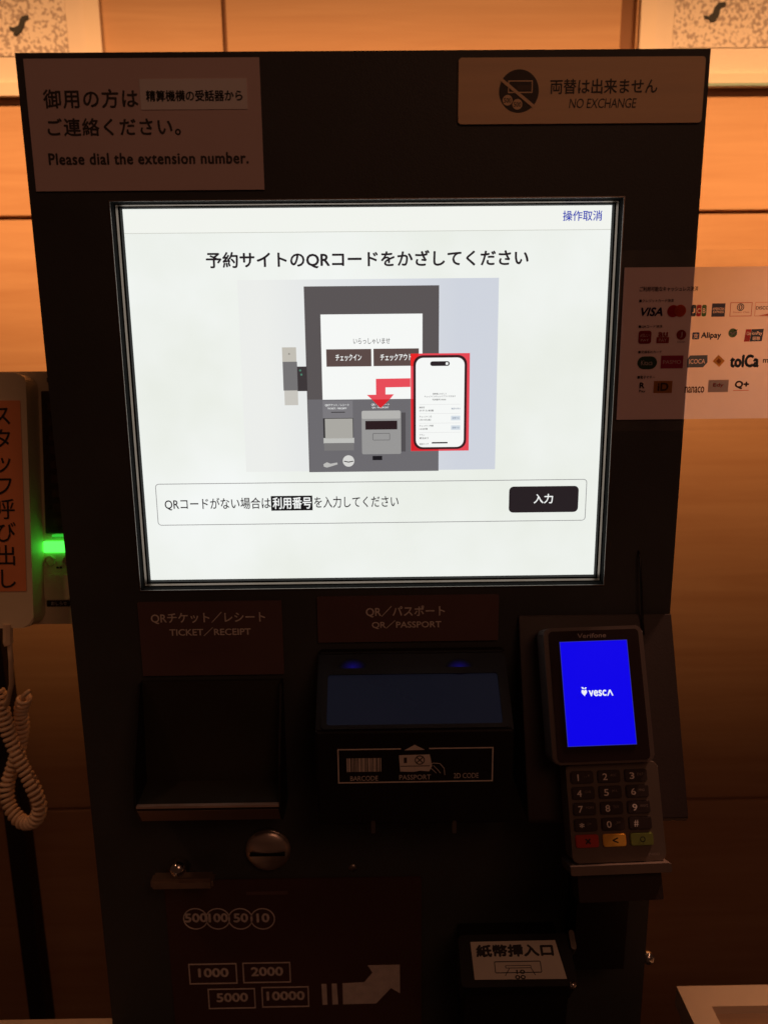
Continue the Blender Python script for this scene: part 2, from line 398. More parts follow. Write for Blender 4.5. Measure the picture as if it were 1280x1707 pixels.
# photograph of a kiosk shown on the page
def grad():
    m = bpy.data.materials.new('page_photo_ground'); m.use_nodes = True; nt = m.node_tree; N = nt.nodes; p = N['Principled BSDF']
    p.inputs['Base Color'].default_value = (.02, .02, .02, 1)
    tc = N.new('ShaderNodeTexCoord'); sx = N.new('ShaderNodeSeparateXYZ'); nt.links.new(tc.outputs['Generated'], sx.inputs[0])
    r = N.new('ShaderNodeValToRGB'); r.color_ramp.elements[0].color = (*s(236, 238, 235), 1); r.color_ramp.elements[0].position = .1
    r.color_ramp.elements[1].color = (*s(207, 212, 222), 1); r.color_ramp.elements[1].position = .85
    nt.links.new(sx.outputs[0], r.inputs[0]); nt.links.new(r.outputs[0], p.inputs['Emission Color']); p.inputs['Emission Strength'].default_value = 1
    return m
sr('page_photo', (403, 465, 828, 784.5), 1, grad())
sr('pictured_cabinet', (511, 476.5, 731, 786), 2, em(90, 85, 86))
sr('pictured_lower_cabinet', (515, 665, 731, 786), 3, em(109, 107, 111))
sr('pictured_screen', (536, 523.5, 704, 665.5), 4, WH)
st('いらっしゃいませ', (589, 563.5, 650, 573.5), 5, em(70, 66, 66), .004)
sr('pictured_button', (544, 582, 619, 611), 5, em(92, 75, 72)); sr('pictured_button', (622.5, 581, 698, 610), 5, em(92, 75, 72))
st('チェックイン', (559.5, 590.5, 602.5, 601.5), 6, WH, .022); st('チェックアウト', (634, 590, 686, 601), 6, WH, .022)
sr('pictured_plate', (538, 668, 588, 697), 4, em(124, 122, 126))
st('QRチケット／レシート', (542, 673, 582, 677.5), 5, WH, .01); st('TICKET／RECEIPT', (546, 679, 578, 682.5), 5, WH, .01)
sr('pictured_slot', (552, 686.5, 575, 688), 5, em(60, 58, 60))
sr('pictured_tray_back', (539, 697, 589, 730), 5, em(52, 50, 52)); sr('pictured_tray_sheet', (542, 698, 588, 731), 6, em(170, 168, 162))
sr('pictured_tray_lip', (539.5, 730, 590.5, 739), 6, em(190, 190, 186)); sr('pictured_tray_front', (540.5, 738.5, 590, 751), 7, em(122, 120, 120))
sr('pictured_shadow', (604, 688, 676, 753), 4, em(82, 79, 82))
st('QR／パスポート', (619, 672, 649, 676.5), 5, WH, .01); st('QR／PASSPORT', (620, 677.5, 648, 681), 5, WH, .01)
sr('pictured_scanner', (603, 685, 668.5, 757), 5, em(152, 151, 150), .0012); sr('pictured_scanner_top', (603, 684.5, 667, 698), 6, em(180, 179, 176), .001)
sr('pictured_window', (609, 701.5, 662, 716), 6, em(44, 30, 33)); so('pictured_finger_slot', (621, 722, 650, 734), 1, 6, em(105, 103, 104), .0008)
sr('pictured_port', (621, 760, 637, 767), 4, em(28, 26, 30))
def disc(fr, u, v, rpx, lay, m, name, parent, step=.00012, ry=None):
    f = fr.off(lay * step); cx, cz = f.px(u, v); q = abs(f.px(u + rpx, v)[0] - cx)
    return poly(name, f, circ(cx, cz, q, 26), 0, None, m, parent)
disc(S, 581, 768.5, 9.6, 4, em(214, 213, 210), 'pictured_coin_slot', screen)
sp('pictured_coin_gap', [(573.5, 768), (581, 769.5), (589, 768), (589, 769.5), (581, 771.2), (573.5, 769.6)], 5, em(50, 48, 50))
sp('pictured_lever', [(539, 774), (545, 770.5), (551, 773), (562, 771), (563, 774), (552, 777.5), (545, 779.5), (540, 778)], 4, em(188, 187, 184))
sr('pictured_handset_top', (470.5, 579, 494, 604), 2, em(194, 190, 180)); sr('pictured_handset', (472, 603, 496, 651), 3, em(118, 116, 117))
sr('pictured_handset_end', (474.5, 650, 497, 675.5), 2, em(200, 197, 190)); sr('pictured_cradle', (495.5, 611, 512, 652), 3, em(62, 56, 58))
disc(S, 500.5, 617.5, 1.8, 4, em(80, 130, 110), 'pictured_light', screen); disc(S, 502.5, 624.5, 1.8, 4, em(80, 130, 110), 'pictured_light', screen)
disc(S, 482, 590, 1.6, 3, em(150, 146, 138), 'pictured_screw', screen)
# red panel, arrow and pictured telephone
RED = em(231, 72, 84); RED2 = em(214, 38, 46)
sr('red_panel', (684.5, 589, 782, 751.5), 7, RED); sr('red_panel_overlap', (684.5, 589.5, 697.5, 610.2), 8, em(233, 40, 40)); 
sr('red_panel_overlap', (685, 665, 731, 751.2), 8, RED2)
sp('red_arrow', [(626.5, 631.5), (684, 630.5), (684, 645), (642.5, 645.8), (642.5, 657.5), (656.5, 657.3), (649.6, 665.5), (620, 666), (611.5, 658.3), (626.8, 658)], 6, em(232, 78, 90))
sp('red_arrow_tip', [(620, 666), (649.6, 665.5), (634.5, 680.5)], 6, RED2)
sr('pictured_phone', (689, 592, 777.5, 748.7), 9, em(58, 30, 34), .0066); sr('pictured_phone_page', (693, 596.2, 773.4, 745.2), 10, WH, .0054)
sr('pictured_phone_camera', (717, 602.2, 749.3, 610), 11, em(44, 36, 40), .0016); disc(S, 744.8, 606, 2.3, 12, WH, 'pictured_lens', screen)
T1 = em(88, 86, 88); T2 = em(110, 125, 150)
for b, bx in (('発券機にかざして', (721, 655, 744, 658)), ('チェックイン/チェックアウトできます', (707, 659.3, 759, 662.3)), ('利用番号 00000', (720.5, 664.6, 743, 667.6)),
              ('施設名', (698.5, 677.7, 707.5, 680.7)), ('ホテル本館', (698.7, 682.8, 722.5, 686)), ('チェックイン日', (699, 693, 719, 696)),
              ('1月14日(金)', (699, 698.3, 718, 701.7)), ('チェックイン時間', (699, 708.3, 722, 711.3)), ('14:00頃', (699, 713.6, 712.5, 716.6)),
              ('プラン', (699, 723.6, 707.5, 726.4)), ('素泊まり', (699, 728.8, 714, 732)), ('宿泊タイプ', (699, 738.6, 714, 741.8))):
    st(b, bx, 11, T1, .01)
for v_ in (673.8, 689, 705, 720.5): sr('pictured_rule', (699, v_, 767, v_ + .6), 11, em(222, 222, 222))
st('施設を見る', (752, 679.5, 767, 682.5), 11, T2, .008)
for v_ in (693, 709): 
    sr('pictured_tab', (751.5, v_, 767, v_ + 7.6), 11, em(213, 222, 230)); st('変更する', (753.5, v_ + 2.3, 765, v_ + 5.3), 12, T2, .008)
sr('pictured_home_bar', (719.5, 736.9, 745.8, 739.2), 11, em(48, 44, 46))
# message box
so('message_box_outline', (261, 802.5, 976.5, 872), 1.3, 2, em(150, 150, 150), .0028)
st('QRコードがない場合は', (275, 830, 451, 850), 2, DK, .008)
sr('highlight', (452, 826.5, 521, 851), 2, em(26, 24, 26)); st('利用番号', (455, 829, 519, 848), 3, WH, .018)
st('を入力してください', (524, 827, 664, 846), 2, DK, .008)
sr('enter_button', (848, 810.5, 963.5, 854), 2, em(40, 33, 36), .0035); st('入力', (889.5, 823.5, 921, 839), 3, WH, .016)

# --- name plates below the screen
def plate(box, label=None):
    x0, x1, z0, z1 = P.rect(*box); o = poly('name_plate', P, rr(x0, x1, z0, z1, .0008, 2), -.0003, .0016, DARKPLATE, kiosk)
    return o
pl = plate((235, 1002, 472, 1124)); pl2 = plate((529.5, 992, 830, 1068))
PT = .0018
def kt(body, box, parent, n=PT, fr=P, bold=0., m=None, **k): return text(body, fr, box, n, m or WHITEP, parent, bold, **k)
DIMW = mat('dim_white_print', (.85, .78, .72), .6, var=.08, vscale=160)
kt('QRチケット／レシート', (252, 1020.5, 442, 1039), pl, m=DIMW, bold=.016); kt('TICKET／RECEIPT', (283, 1046, 418, 1060), pl, m=DIMW, bold=.016)
kt('QR／パスポート', (610, 1010, 741, 1028.5), pl2, m=DIMW, bold=.016); kt('QR／PASSPORT', (620, 1034, 735, 1048), pl2, m=DIMW, bold=.016)
x0, x1, z0, z1 = P.rect(310, 1080, 392, 1085); poly('paper_slot', P, rr(x0, x1, z0, z1), .0012, .0020, DARKPLATE, pl)

# --- receipt tray
xa, xb = P.px(240, 1130)[0], P.px(469, 1130)[0]
pl_ = on_x(228, 1345, xa); TP = min(max(-pl_.y, .03), .06); zl = Frame((0, -TP, 0)).px(347, 1344)[1]; z_top = P.px(350, 1132)[1]
def side_prism(bm, x0, x1, prof):
    a = [bm.verts.new((x0, y, z)) for y, z in prof]; b = [bm.verts.new((x1, y, z)) for y, z in prof]
    bm.faces.new(a); bm.faces.new(list(reversed(b))); k = len(prof)
    for i in range(k): bm.faces.new((a[i], b[i], b[(i + 1) % k], a[(i + 1) % k]))
tray = obj('receipt_tray', (lambda bm: (side_prism(bm, xa, xb, [(-.001, z_top), (-.004, z_top), (-.012, zl + .004), (-TP, zl), (-TP, zl - .0025), (-TP * .78, zl - .017), (-.001, zl - .019)]), bm)[1])(bmesh.new()),
           mat('dark_tray_metal', (.036, .032, .022), .42, spec=.45, var=.15, vscale=12), kiosk)
for xx in (xa - .0016, xb):
    bm = bmesh.new(); side_prism(bm, xx, xx + .0016, [(-.0008, z_top), (-.010, z_top), (-TP * .9, zl + .03), (-TP - .001, zl + .0006), (-TP - .0005, zl - .003), (-TP * .78, zl - .018), (-.0008, zl - .020)]); obj('side_cheek', bm, BLACK2, tray)
bm = bmesh.new(); side_prism(bm, xa + .0005, xb - .0005, [(-TP - .0006, zl - .0032), (-TP - .0003, zl - .0030), (-TP * .78 + .0002, zl - .0168), (-TP * .78 - .0006, zl - .0172)]); obj('lip_face', bm, mat('lit_tray_front_steel', (.34, .22, .17), .45, .5, var=.3, vscale=18, stretch=(.3, 1, 1)), tray)  # light falling on the tray front is put into this brighter colour
bm = bmesh.new(); side_prism(bm, xa, xb, [(-TP - .0012, zl + .0012), (-TP + .002, zl + .0012), (-TP + .002, zl + .0002), (-TP - .0002, zl - .0004), (-TP - .0012, zl - .0006)]); obj('bright_lip', bm, mat('lit_lip_steel', (.85, .66, .56), .4, .6, var=.15, vscale=40), tray)  # lip coloured bright to stand for light caught from above

# --- passport and code reader
SPD = .055
SF = Frame((0, -SPD, 0))
xa2 = SF.px(525.5, 1222)[0]; xb2 = SF.px(857, 1214)[0]
zs0 = P.px(680, 1078)[1]; zs1 = SF.px(690, 1218)[1]; zs2 = SF.px(690, 1374)[1]
bm = bmesh.new(); side_prism(bm, xa2, xb2, [(-.001, zs0), (-.008, zs0 - .001), (-SPD, zs1), (-SPD, zs2), (-.001, zs2 - .012)])
bmesh.ops.bevel(bm, geom=list(bm.edges), offset=.0015, segments=2, affect='EDGES', clamp_overlap=True)
reader = obj('code_reader', bm, BLACK2, kiosk)
dy, dz = SPD - .008, zs0 - .001 - zs1
RT = math.degrees(math.atan2(dy, dz)); GF = Frame((0, -.008, zs0 - .001), RT)
x0, x1 = xa2 + .007, xb2 - .007; glen = math.hypot(dy, dz)
rim = ring('window_rim', GF, rr(x0 - .003, x1 + .003, -glen + .001, -.014, .003), rr(x0 + .001, x1 - .001, -glen + .004, -.019, .002), .0004, .0022, BLACK2, reader)
poly('reading_window', GF, rr(x0, x1, -glen + .003, -.017, .002), .0003, .0010, GLASSD, reader)
def blue_glow():
    m = bpy.data.materials.new('blue_light_behind_smoked_cover'); m.use_nodes = True; nt = m.node_tree; N = nt.nodes; p = N['Principled BSDF']
    p.inputs['Base Color'].default_value = (.012, .011, .012, 1); p.inputs['Roughness'].default_value = .4; p.inputs['Specular IOR Level'].default_value = .2
    tc = N.new('ShaderNodeTexCoord'); mp = N.new('ShaderNodeMapping'); mp.inputs['Location'].default_value = (-1, 0, -1); mp.inputs['Scale'].default_value = (2, 0, 2)
    g = N.new('ShaderNodeTexGradient'); g.gradient_type = 'QUADRATIC_SPHERE'; mu = N.new('ShaderNodeMath'); mu.operation = 'MULTIPLY'; mu.inputs[1].default_value = .09
    nt.links.new(tc.outputs['Generated'], mp.inputs[0]); nt.links.new(mp.outputs[0], g.inputs[0]); nt.links.new(g.outputs[0], mu.inputs[0])
    nt.links.new(mu.outputs[0], p.inputs['Emission Strength']); p.inputs['Emission Color'].default_value = (.035, .02, 1, 1)
    return m
BLUE = blue_glow()
for uu in (588, 765):
    cx, cz = GF.px(uu, 1112); poly('blue_indicator', GF, circ(cx, cz, .0105, 28, .0066), .0004, .0011, BLUE, reader)
f = SF
x0, x1, z0, z1 = f.rect(563, 1246.5, 821.5, 1303.5); lw = .0009
def bar(name, box, n=.0006, m=DIMW, fr=SF, parent=None):
    a, b, c, d = box; return poly(name, fr, rr(a, b, c, d), n, n + .0002, m, parent or reader)
xg0, xg1 = f.px(668, 1245)[0], f.px(715, 1245)[0]
bm = bmesh.new()
for q in ((x0, xg0, z1 - lw, z1), (xg1, x1, z1 - lw, z1), (x0, x1, z0, z0 + lw), (x0, x0 + lw, z0 + lw, z1 - lw), (x1 - lw, x1, z0 + lw, z1 - lw)):
    a_prism(bm, f, rr(*q), .0004, .0006)
pb = obj('printed_guide', bm, DIMW, reader)
poly('arrow_mark', f, pts_px(f, [(674, 1250), (708, 1249.3), (691, 1241)]), .0004, .0006, DIMW, pb)
bm = bmesh.new(); u = 578.0
a, b_ = f.px(600, 1263.5)[1], f.px(600, 1286)[1]
while u < 636:
    w_ = random.choice((1.0, 1.4, 2.2, 3.2)); X0, X1 = f.px(u, 1275)[0], f.px(min(u + w_, 637), 1275)[0]; a_prism(bm, f, rr(X0, X1, b_, a), .0004, .0006); u += w_ + random.choice((1.0, 1.3, 1.8))
obj('barcode_mark', bm, DIMW, pb)
kt('BARCODE', (584, 1293.5, 630, 1301.5), pb, .0005, f, m=DIMW); kt('PASSPORT', (665.5, 1291.5, 718, 1299.5), pb, .0005, f, m=DIMW); kt('2D CODE', (756, 1288.5, 797.5, 1297), pb, .0005, f, m=DIMW)
poly('passport_mark', f, pts_px(f, [(665, 1258.5), (716, 1257), (720, 1276), (715, 1285), (700, 1284), (690, 1286), (667, 1285.5)]), .0004, .0006, DIMW, pb)
DKP = mat('dark_print', (.06, .035, .03), .6)
c0 = f.px(699.5, 1266); ring('passport_emblem', f, circ(*c0, .0036), circ(*c0, .0030), .0007, .0009, DKP, pb)
for an in (45, 135):
    dx, dz_ = .0033 * math.cos(R(an)), .0033 * math.sin(R(an)); ex, ez = -dz_ * .09, dx * .09
    poly('passport_emblem', f, [(c0[0] - dx + ex, c0[1] - dz_ + ez), (c0[0] + dx + ex, c0[1] + dz_ + ez), (c0[0] + dx - ex, c0[1] + dz_ - ez), (c0[0] - dx - ex, c0[1] - dz_ - ez)], .0007, .0009, DKP, pb)
poly('passport_lines', f, rr(*[f.rect(673, 1262, 678, 1271)[i] for i in (0, 1, 2, 3)]), .0007, .0009, DKP, pb)
poly('passport_lines', f, rr(*f.rect(667, 1275.5, 716, 1276.5)), .0007, .0009, DKP, pb)
def stroke(name, fr, pxs, wd, n, m, parent):
    bm = bmesh.new(); Q = [fr.px(u, v) for u, v in pxs]
    for (ax, az), (bx, bz) in zip(Q, Q[1:]):
        l = math.hypot(bx - ax, bz - az); nx, nz = -(bz - az) / l * wd / 2, (bx - ax) / l * wd / 2
        a_prism(bm, fr, [(ax + nx, az + nz), (bx + nx, bz + nz), (bx - nx, bz - nz), (ax - nx, az - nz)], n, n + .0002)
    return obj(name, bm, m, parent)
stroke('hand_outline', f, [(716, 1274), (722, 1271), (733, 1272), (740, 1280), (741, 1291)], .0004, .0006, DIMW, pb)
stroke('hand_outline', f, [(714, 1277), (722, 1283), (727, 1288)], .0004, .0006, DIMW, pb); stroke('hand_outline', f, [(722, 1275), (729, 1282), (734, 1288)], .0004, .0006, DIMW, pb)
for uu in (622, 757):
    x, z = SF.px(uu, 1376); bm = bmesh.new(); a_prism(bm, SF, rr(x - .0015, x + .0015, z - .006, z + .004, .001), -.006, .0008); obj('clip', bm, DSTEEL, reader)

# --- coin slot, return lever, screws
def dome(bm, fr, cx, cz, r, h, n0, seg=28, rings=6):
    prev = None
    for k in range(rings + 1):
        a = R(90 * k / rings); rr_ = r * math.cos(a); nn = n0 + h * math.sin(a)
        cur = [bm.verts.new(fr.at(cx + rr_ * math.cos(2 * math.pi * i / seg), cz + rr_ * math.sin(2 * math.pi * i / seg), nn)) for i in range(seg)] if k < rings else [bm.verts.new(fr.at(cx, cz, nn))]
        if prev:
            for i in range(seg):
                j = (i + 1) % seg
                if len(cur) == 1: bm.faces.new((prev[i], prev[j], cur[0]))
                else: bm.faces.new((prev[i], prev[j], cur[j], cur[i]))
        prev = cur
cx, cz = P.px(448, 1414); cr = abs(P.px(485, 1414)[0] - cx)
bm = bmesh.new(); a_prism(bm, P, circ(cx, cz, cr, 40), -.0003, .003); dome(bm, P, cx, cz, cr * .985, .0055, .003, 40)
cs = obj('coin_slot', bm, STEEL, kiosk, smooth=True)
bm = bmesh.new(); a_prism(bm, P, rr(cx - cr * .78, cx + cr * .78, cz - .0008, cz + .0014, .0006), .0045, .0092); obj('slot', bm, GASK, cs)
x0, x1, z0, z1 = P.rect(263, 1438, 364, 1454)
bm = bmesh.new(); a_prism(bm, P, rr(x0, x1, z0, z1), .010, .022); bmesh.ops.bevel(bm, geom=list(bm.edges), offset=.002, segments=2, affect='EDGES')
lv = obj('return_lever', bm, mat('aged_dull_steel', (.34, .25, .19), .42, .6, var=.15, vscale=50), kiosk)
cx, cz = P.px(300, 1444); bm = bmesh.new(); a_prism(bm, P, circ(cx, cz, .0085), -.0003, .0099); obj('spindle', bm, DSTEEL, lv)
bm = bmesh.new(); LF = P.off(.016); cx2, cz2 = LF.px(300, 1436); dome(bm, P, cx2, cz2 - .002, .0065, .006, .0221); obj('pivot_cap', bm, CHROME, lv, smooth=True)
for uu, vv in ((588, 1447), (330, 1478)):
    cx, cz = P.px(uu, vv); bm = bmesh.new(); dome(bm, P, cx, cz, .0035, .0016, -.0003, 14, 3); obj('screw', bm, DSTEEL, kiosk, smooth=True)

# --- money plate with printed values
x0, x1, z0, z1 = P.rect(284, 1464, 702, 1712); z0 -= .03
mp_ = poly('money_plate', P, rr(x0, x1, z0, z1, .001, 2), -.0003, .0014, mat('money_plate_sheet', (.085, .040, .036), .5, bump=.1, bscale=600, var=.18, vscale=7), kiosk)
MW = mat('faded_white_print', (.80, .72, .68), .6, var=.1, vscale=150)
x0, x1, z0, z1 = P.rect(411, 1484, 480, 1489); poly('plate_notch', P, rr(x0, x1, z0, z1), .0010, .0019, DARKPLATE, mp_)
for body, uu, bw in (('500', 327, 36), ('100', 364, 31), ('50', 401.5, 23), ('10', 438.5, 20)):
    cx, cz = P.px(uu, 1529.5); q = abs(P.px(uu + 20.5, 1529.5)[0] - cx)
    ring('coin_mark', P, circ(cx, cz, q, 36), circ(cx, cz, q - .0009, 36), .0014, .0017, MW, mp_)
    kt(body, (uu - bw / 2, 1523, uu + bw / 2, 1537), mp_, .0017, m=MW, bold=.03)
for body, bx, bw in (('1000', (316, 1604, 396, 1638), 49), ('2000', (405.5, 1602, 485, 1636), 52), ('5000', (348, 1645.5, 426.5, 1679), 51), ('10000', (437, 1642.5, 515.5, 1676.5), 62)):
    x0, x1, z0, z1 = P.rect(*bx); q = .001
    ring('note_mark', P, rr(x0, x1, z0, z1), rr(x0 + q, x1 - q, z0 + q, z1 - q), .0014, .0017, MW, mp_)
    um, vm = (bx[0] + bx[2]) / 2, (bx[1] + bx[3]) / 2; kt(body, (um - bw / 2, vm - 6.5, um + bw / 2, vm + 7.5), mp_, .0017, m=MW, bold=.03)
for pts in ([(536, 1638), (544.5, 1638), (546, 1672), (538, 1672.5)], [(553, 1637.5), (561.5, 1637.5), (564, 1671.5), (554.5, 1672)],
            [(571, 1637), (607, 1635), (621, 1619), (613, 1607), (666, 1606), (666.5, 1653), (651.5, 1644.5), (627, 1670), (572, 1671.5)]):
    poly('arrow_mark', P, pts_px(P, pts), .0014, .0017, MW, mp_)

# --- banknote inserter with its sticker
IF0 = Frame((0, -.05, 0)); o_ = IF0.px(865, 1600)
IF = Frame((0, -.05, o_[1]), 60)
a = IF.rect(766, 1557, 955, 1645)
bm = bmesh.new(); a_prism(bm, IF, rr(a[0], a[1], a[2], a[3], .003), -.03, 0)
bmesh.ops.bevel(bm, geom=[e for e in bm.edges], offset=.001, segments=1, affect='EDGES', clamp_overlap=True)
ins = obj('banknote_inserter', bm, BLACK2, kiosk)
bm = bmesh.new(); zlo = IF.at(0, a[2]).z - .03
side_prism(bm, a[0] + .004, a[1] - .004, [(-.001, IF.at(0, a[3], -.02).z), (IF.at(0, a[3], -.02).y, IF.at(0, a[3], -.02).z), (IF.at(0, a[2], -.02).y, IF.at(0, a[2], -.02).z), (IF.at(0, a[2], -.02).y + .01, zlo - .07), (-.001, zlo - .09)])
obj('inserter_body', bm, BLACK2, ins)
stk = poly('sticker', IF, pts_px(IF, [(783.5, 1570.5), (924.5, 1567.5), (944.5, 1632), (791, 1633.5)]), .0001, .0005, mat('sticker_paper', (.85, .80, .70), .6, bump=.1, bscale=200, var=.05, vscale=30), ins)
sti = mat('sticker_ink', (.03, .025, .025), .6)
text('紙幣挿入口', IF, (794, 1575, 921, 1594), .0007, sti, stk, .035)
so('inserter_mark', (824, 1602, 902, 1622), 1.4, 6, sti, .001, IF, stk, .00012); so('inserter_slot_mark', (842, 1609, 885, 1614), 1, 6, sti, 0, IF, stk)
text('10\n00', IF, (858, 1617, 875, 1632), .0007, sti, stk, .02)
for q in (([(849, 1614), (842, 1627)]), ([(884, 1613), (892, 1626)])): stroke('note_edge', IF, q, .0005, .0006, sti, stk)
bx_ = IF.rect(948, 1553, 957, 1586); bm = bmesh.new(); a_prism(bm, IF, rr(*bx_, .002), -.01, .004); obj('side_catch', bm, DSTEEL, ins)
cx, cz = IF.px(957, 1647); bm = bmesh.new(); dome(bm, IF, cx - .001, cz + .002, .0028, .003, .0); obj('screw', bm, CHROME, ins, smooth=True)

# --- side knob
kz = P.px(1078, 1596)[1]
pk = on_x(1077, 1596, xr + .006)
bm = bmesh.new(); bmesh.ops.create_uvsphere(bm, u_segments=20, v_segments=12, radius=.0058); bmesh.ops.translate(bm, verts=bm.verts, vec=(xr + .007, pk.y if pk.y > 0 else .01, pk.z)); kb = obj('side_knob', bm, CHROME, kiosk, smooth=True)

# --- sloping holder for the payment terminal
A = Vector((xr, -.002, P.px(1112, 1022)[1])); B = on_x(1147, 1363, xr)
HT = math.degrees(math.atan2(-(B.y - A.y), A.z - B.z)); hl = (A - B).length
print('HOLDER', A, B, HT, hl, 'TRAYp', TP, 'zt', zt, 'xl', xl, xr)
HF = Frame((0, A.y, A.z), HT)
hx0 = HF.px(868, 1100)[0]
bm = bmesh.new(); side_prism(bm, hx0, xr, [(-.001, A.z), (A.y, A.z), (B.y, B.z), (B.y + .002, B.z - .004), (-.001, B.z - .004)])
bmesh.ops.bevel(bm, geom=list(bm.edges), offset=.0012, segments=2, affect='EDGES', clamp_overlap=True)
obj('terminal_holder', bm, HOLDER, kiosk)
bm = bmesh.new(); side_prism(bm, HF.px(985, 1300)[0], HF.px(1078, 1300)[0], [(-.001, B.z - .0045), (B.y * .55, B.z - .0045), (B.y * .45, B.z - .16), (-.001, B.z - .16)]); obj('holder_column', bm, BLACK2, kiosk)

# ================================================================= PAYMENT TERMINAL
TT = .030
c_ = HF.off(TT); cx, cz = c_.px(985, 1150); TF = Frame(c_.at(cx, cz), HT, 0)
def rotframe(fr, deg):
    f2 = fr.off(0); q = Matrix.Rotation(R(deg), 3, fr.N); f2.X = q @ fr.X; f2.Z = q @ fr.Z; return f2
# top goes left, foot goes right, as the photo shows
p1 = TF.px(931.5, 1070.4); p2 = TF.px(1043, 1067.7); p3 = TF.px(1060.6, 1240.5); p4 = TF.px(948, 1243.4)
tr_ = (math.atan2(p2[1] - p1[1], p2[0] - p1[0]) + math.atan2(p3[1] - p4[1], p3[0] - p4[0]) + math.atan2(p4[0] - p1[0], p1[1] - p4[1]) + math.atan2(p3[0] - p2[0], p2[1] - p3[1])) / 4
cand = [rotframe(TF, a) for a in (math.degrees(tr_), -math.degrees(tr_))]
TF = min(cand, key=lambda f_: abs(f_.px(931.5, 1070.4)[1] - f_.px(1043, 1067.7)[1]))
print('TERM rot', math.degrees(tr_), [TF.px(*q) for q in ((931.5, 1070.4), (1043, 1067.7), (1060.6, 1240.5), (948, 1243.4))])
term = thing('payment_terminal', 'bronze grey card payment terminal with a bright blue screen and keypad', 'card terminal', TF.at(0, -.05, -TT))
zT = TF.px(980, 1045)[1]; zM = TF.px(1010, 1273)[1]; zB = TF.px(1030, 1438, -.006)[1]
xL = TF.px(899, 1046)[0]; xR = TF.px(1068, 1046)[0]; xL = (xL + TF.px(927, 1268)[0]) / 2; xR = (xR + TF.px(1094, 1268)[0]) / 2
bm = bmesh.new(); a_prism(bm, TF, rr(xL, xR, zM, zT, .005), -.024, -.0004); bmesh.ops.bevel(bm, geom=[e for e in bm.edges], offset=.0018, segments=2, affect='EDGES', clamp_overlap=True)
obj('body', bm, TERM, term)
poly('front_glass', TF, rr(xL + .0035, xR - .0035, zM + .002, zT - .0025, .003), -.0003, .0006, TERMG, term)
KF = TF.off(-.007)
kx0 = KF.px(944, 1300)[0]; kx1 = KF.px(1103, 1350)[0]
bm = bmesh.new(); a_prism(bm, KF, rr(kx0, kx1, zB, zM - .0004, .004), -.020, -.0002); bmesh.ops.bevel(bm, geom=[e for e in bm.edges], offset=.0015, segments=2, affect='EDGES', clamp_overlap=True)
kp = obj('keypad', bm, mat('keypad_plastic', (.135, .098, .078), .5, bump=.08, bscale=1500, var=.06), term)
def tsr(name, box, n, m, r=0, parent=term):
    x0, x1, z0, z1 = TF.rect(*box, n); return poly(name, TF.off(n), rr(x0, x1, z0, z1, r), 0, None, m, parent)
sx0 = (p1[0] + 0); 
q = [TF.px(*a_, .0008) for a_ in ((931.5, 1070.4), (1043, 1067.7), (1060.6, 1240.5), (948, 1243.4))]
X0 = (q[0][0] + q[3][0]) / 2; X1 = (q[1][0] + q[2][0]) / 2; Z1 = (q[0][1] + q[1][1]) / 2; Z0 = (q[2][1] + q[3][1]) / 2
ts = poly('screen', TF, rr(X0, X1, Z0, Z1), .0006, .0009, em(8, 2, 232), term)
ring('screen_edge', TF, rr(X0 - .0004, X1 + .0004, Z0 - .0004, Z1 + .0004), rr(X0, X1, Z0, Z1), .0007, .0010, em(44, 44, 150), ts)
def tt(body, cu_, cv_, wpx, hpx, n, m, parent, bold=0., **k):
    """terminal lettering, centred on a photo point, square to the terminal"""
    f2 = TF.off(n); cx, cz = f2.px(cu_, cv_); sc_ = PXT
    o = text(body, TF, (cu_ - wpx / 2, cv_ - hpx / 2, cu_ + wpx / 2, cv_ + hpx / 2), n, m, parent, bold, **k); return o
PXT = .00042
tt('vesc', 995.5, 1155.3, 28.5, 9.5, .0012, em(240, 243, 250), ts, .022)
_q = TF.off(.0012); a0, b0, c0_, d0 = _q.rect(1011, 1149.6, 1021.5, 1159.6); m0 = (a0 + b0) / 2; w0 = .0009
poly('letter_mark', _q, [(a0, c0_), (m0 - w0 * .6, d0), (m0 + w0 * .6, d0), (b0, c0_), (b0 - w0, c0_), (m0, d0 - .0012), (a0 + w0, c0_)], 0, None, em(240, 243, 250), ts)
f2 = TF.off(.0012)
hx, hz = f2.px(973.4, 1154.5)
hp = []
for i in range(40):
    t = 2 * math.pi * i / 40; X = 16 * math.sin(t) ** 3; Y = 13 * math.cos(t) - 5 * math.cos(2 * t) - 2 * math.cos(3 * t) - math.cos(4 * t)
    hp.append((hx + X / 16 * .0020, hz + Y / 16 * .0026))
poly('fruit_mark', f2, hp, 0, None, em(240, 243, 250), ts)
poly('leaf_mark', f2, [(hx - .0019, hz + .0040), (hx - .0004, hz + .0036), (hx + .0002, hz + .0024), (hx - .0012, hz + .0026)], 0, None, em(240, 243, 250), ts)
poly('leaf_mark', f2, [(hx + .0020, hz + .0035), (hx + .0008, hz + .0036), (hx + .0001, hz + .0025), (hx + .0012, hz + .0024)], 0, None, em(240, 243, 250), ts)
tt('Verifone', 985.8, 1059.3, 47, 7.5, .0008, mat('grey_print', (.34, .27, .25), .5), term, .012, shear=.1)
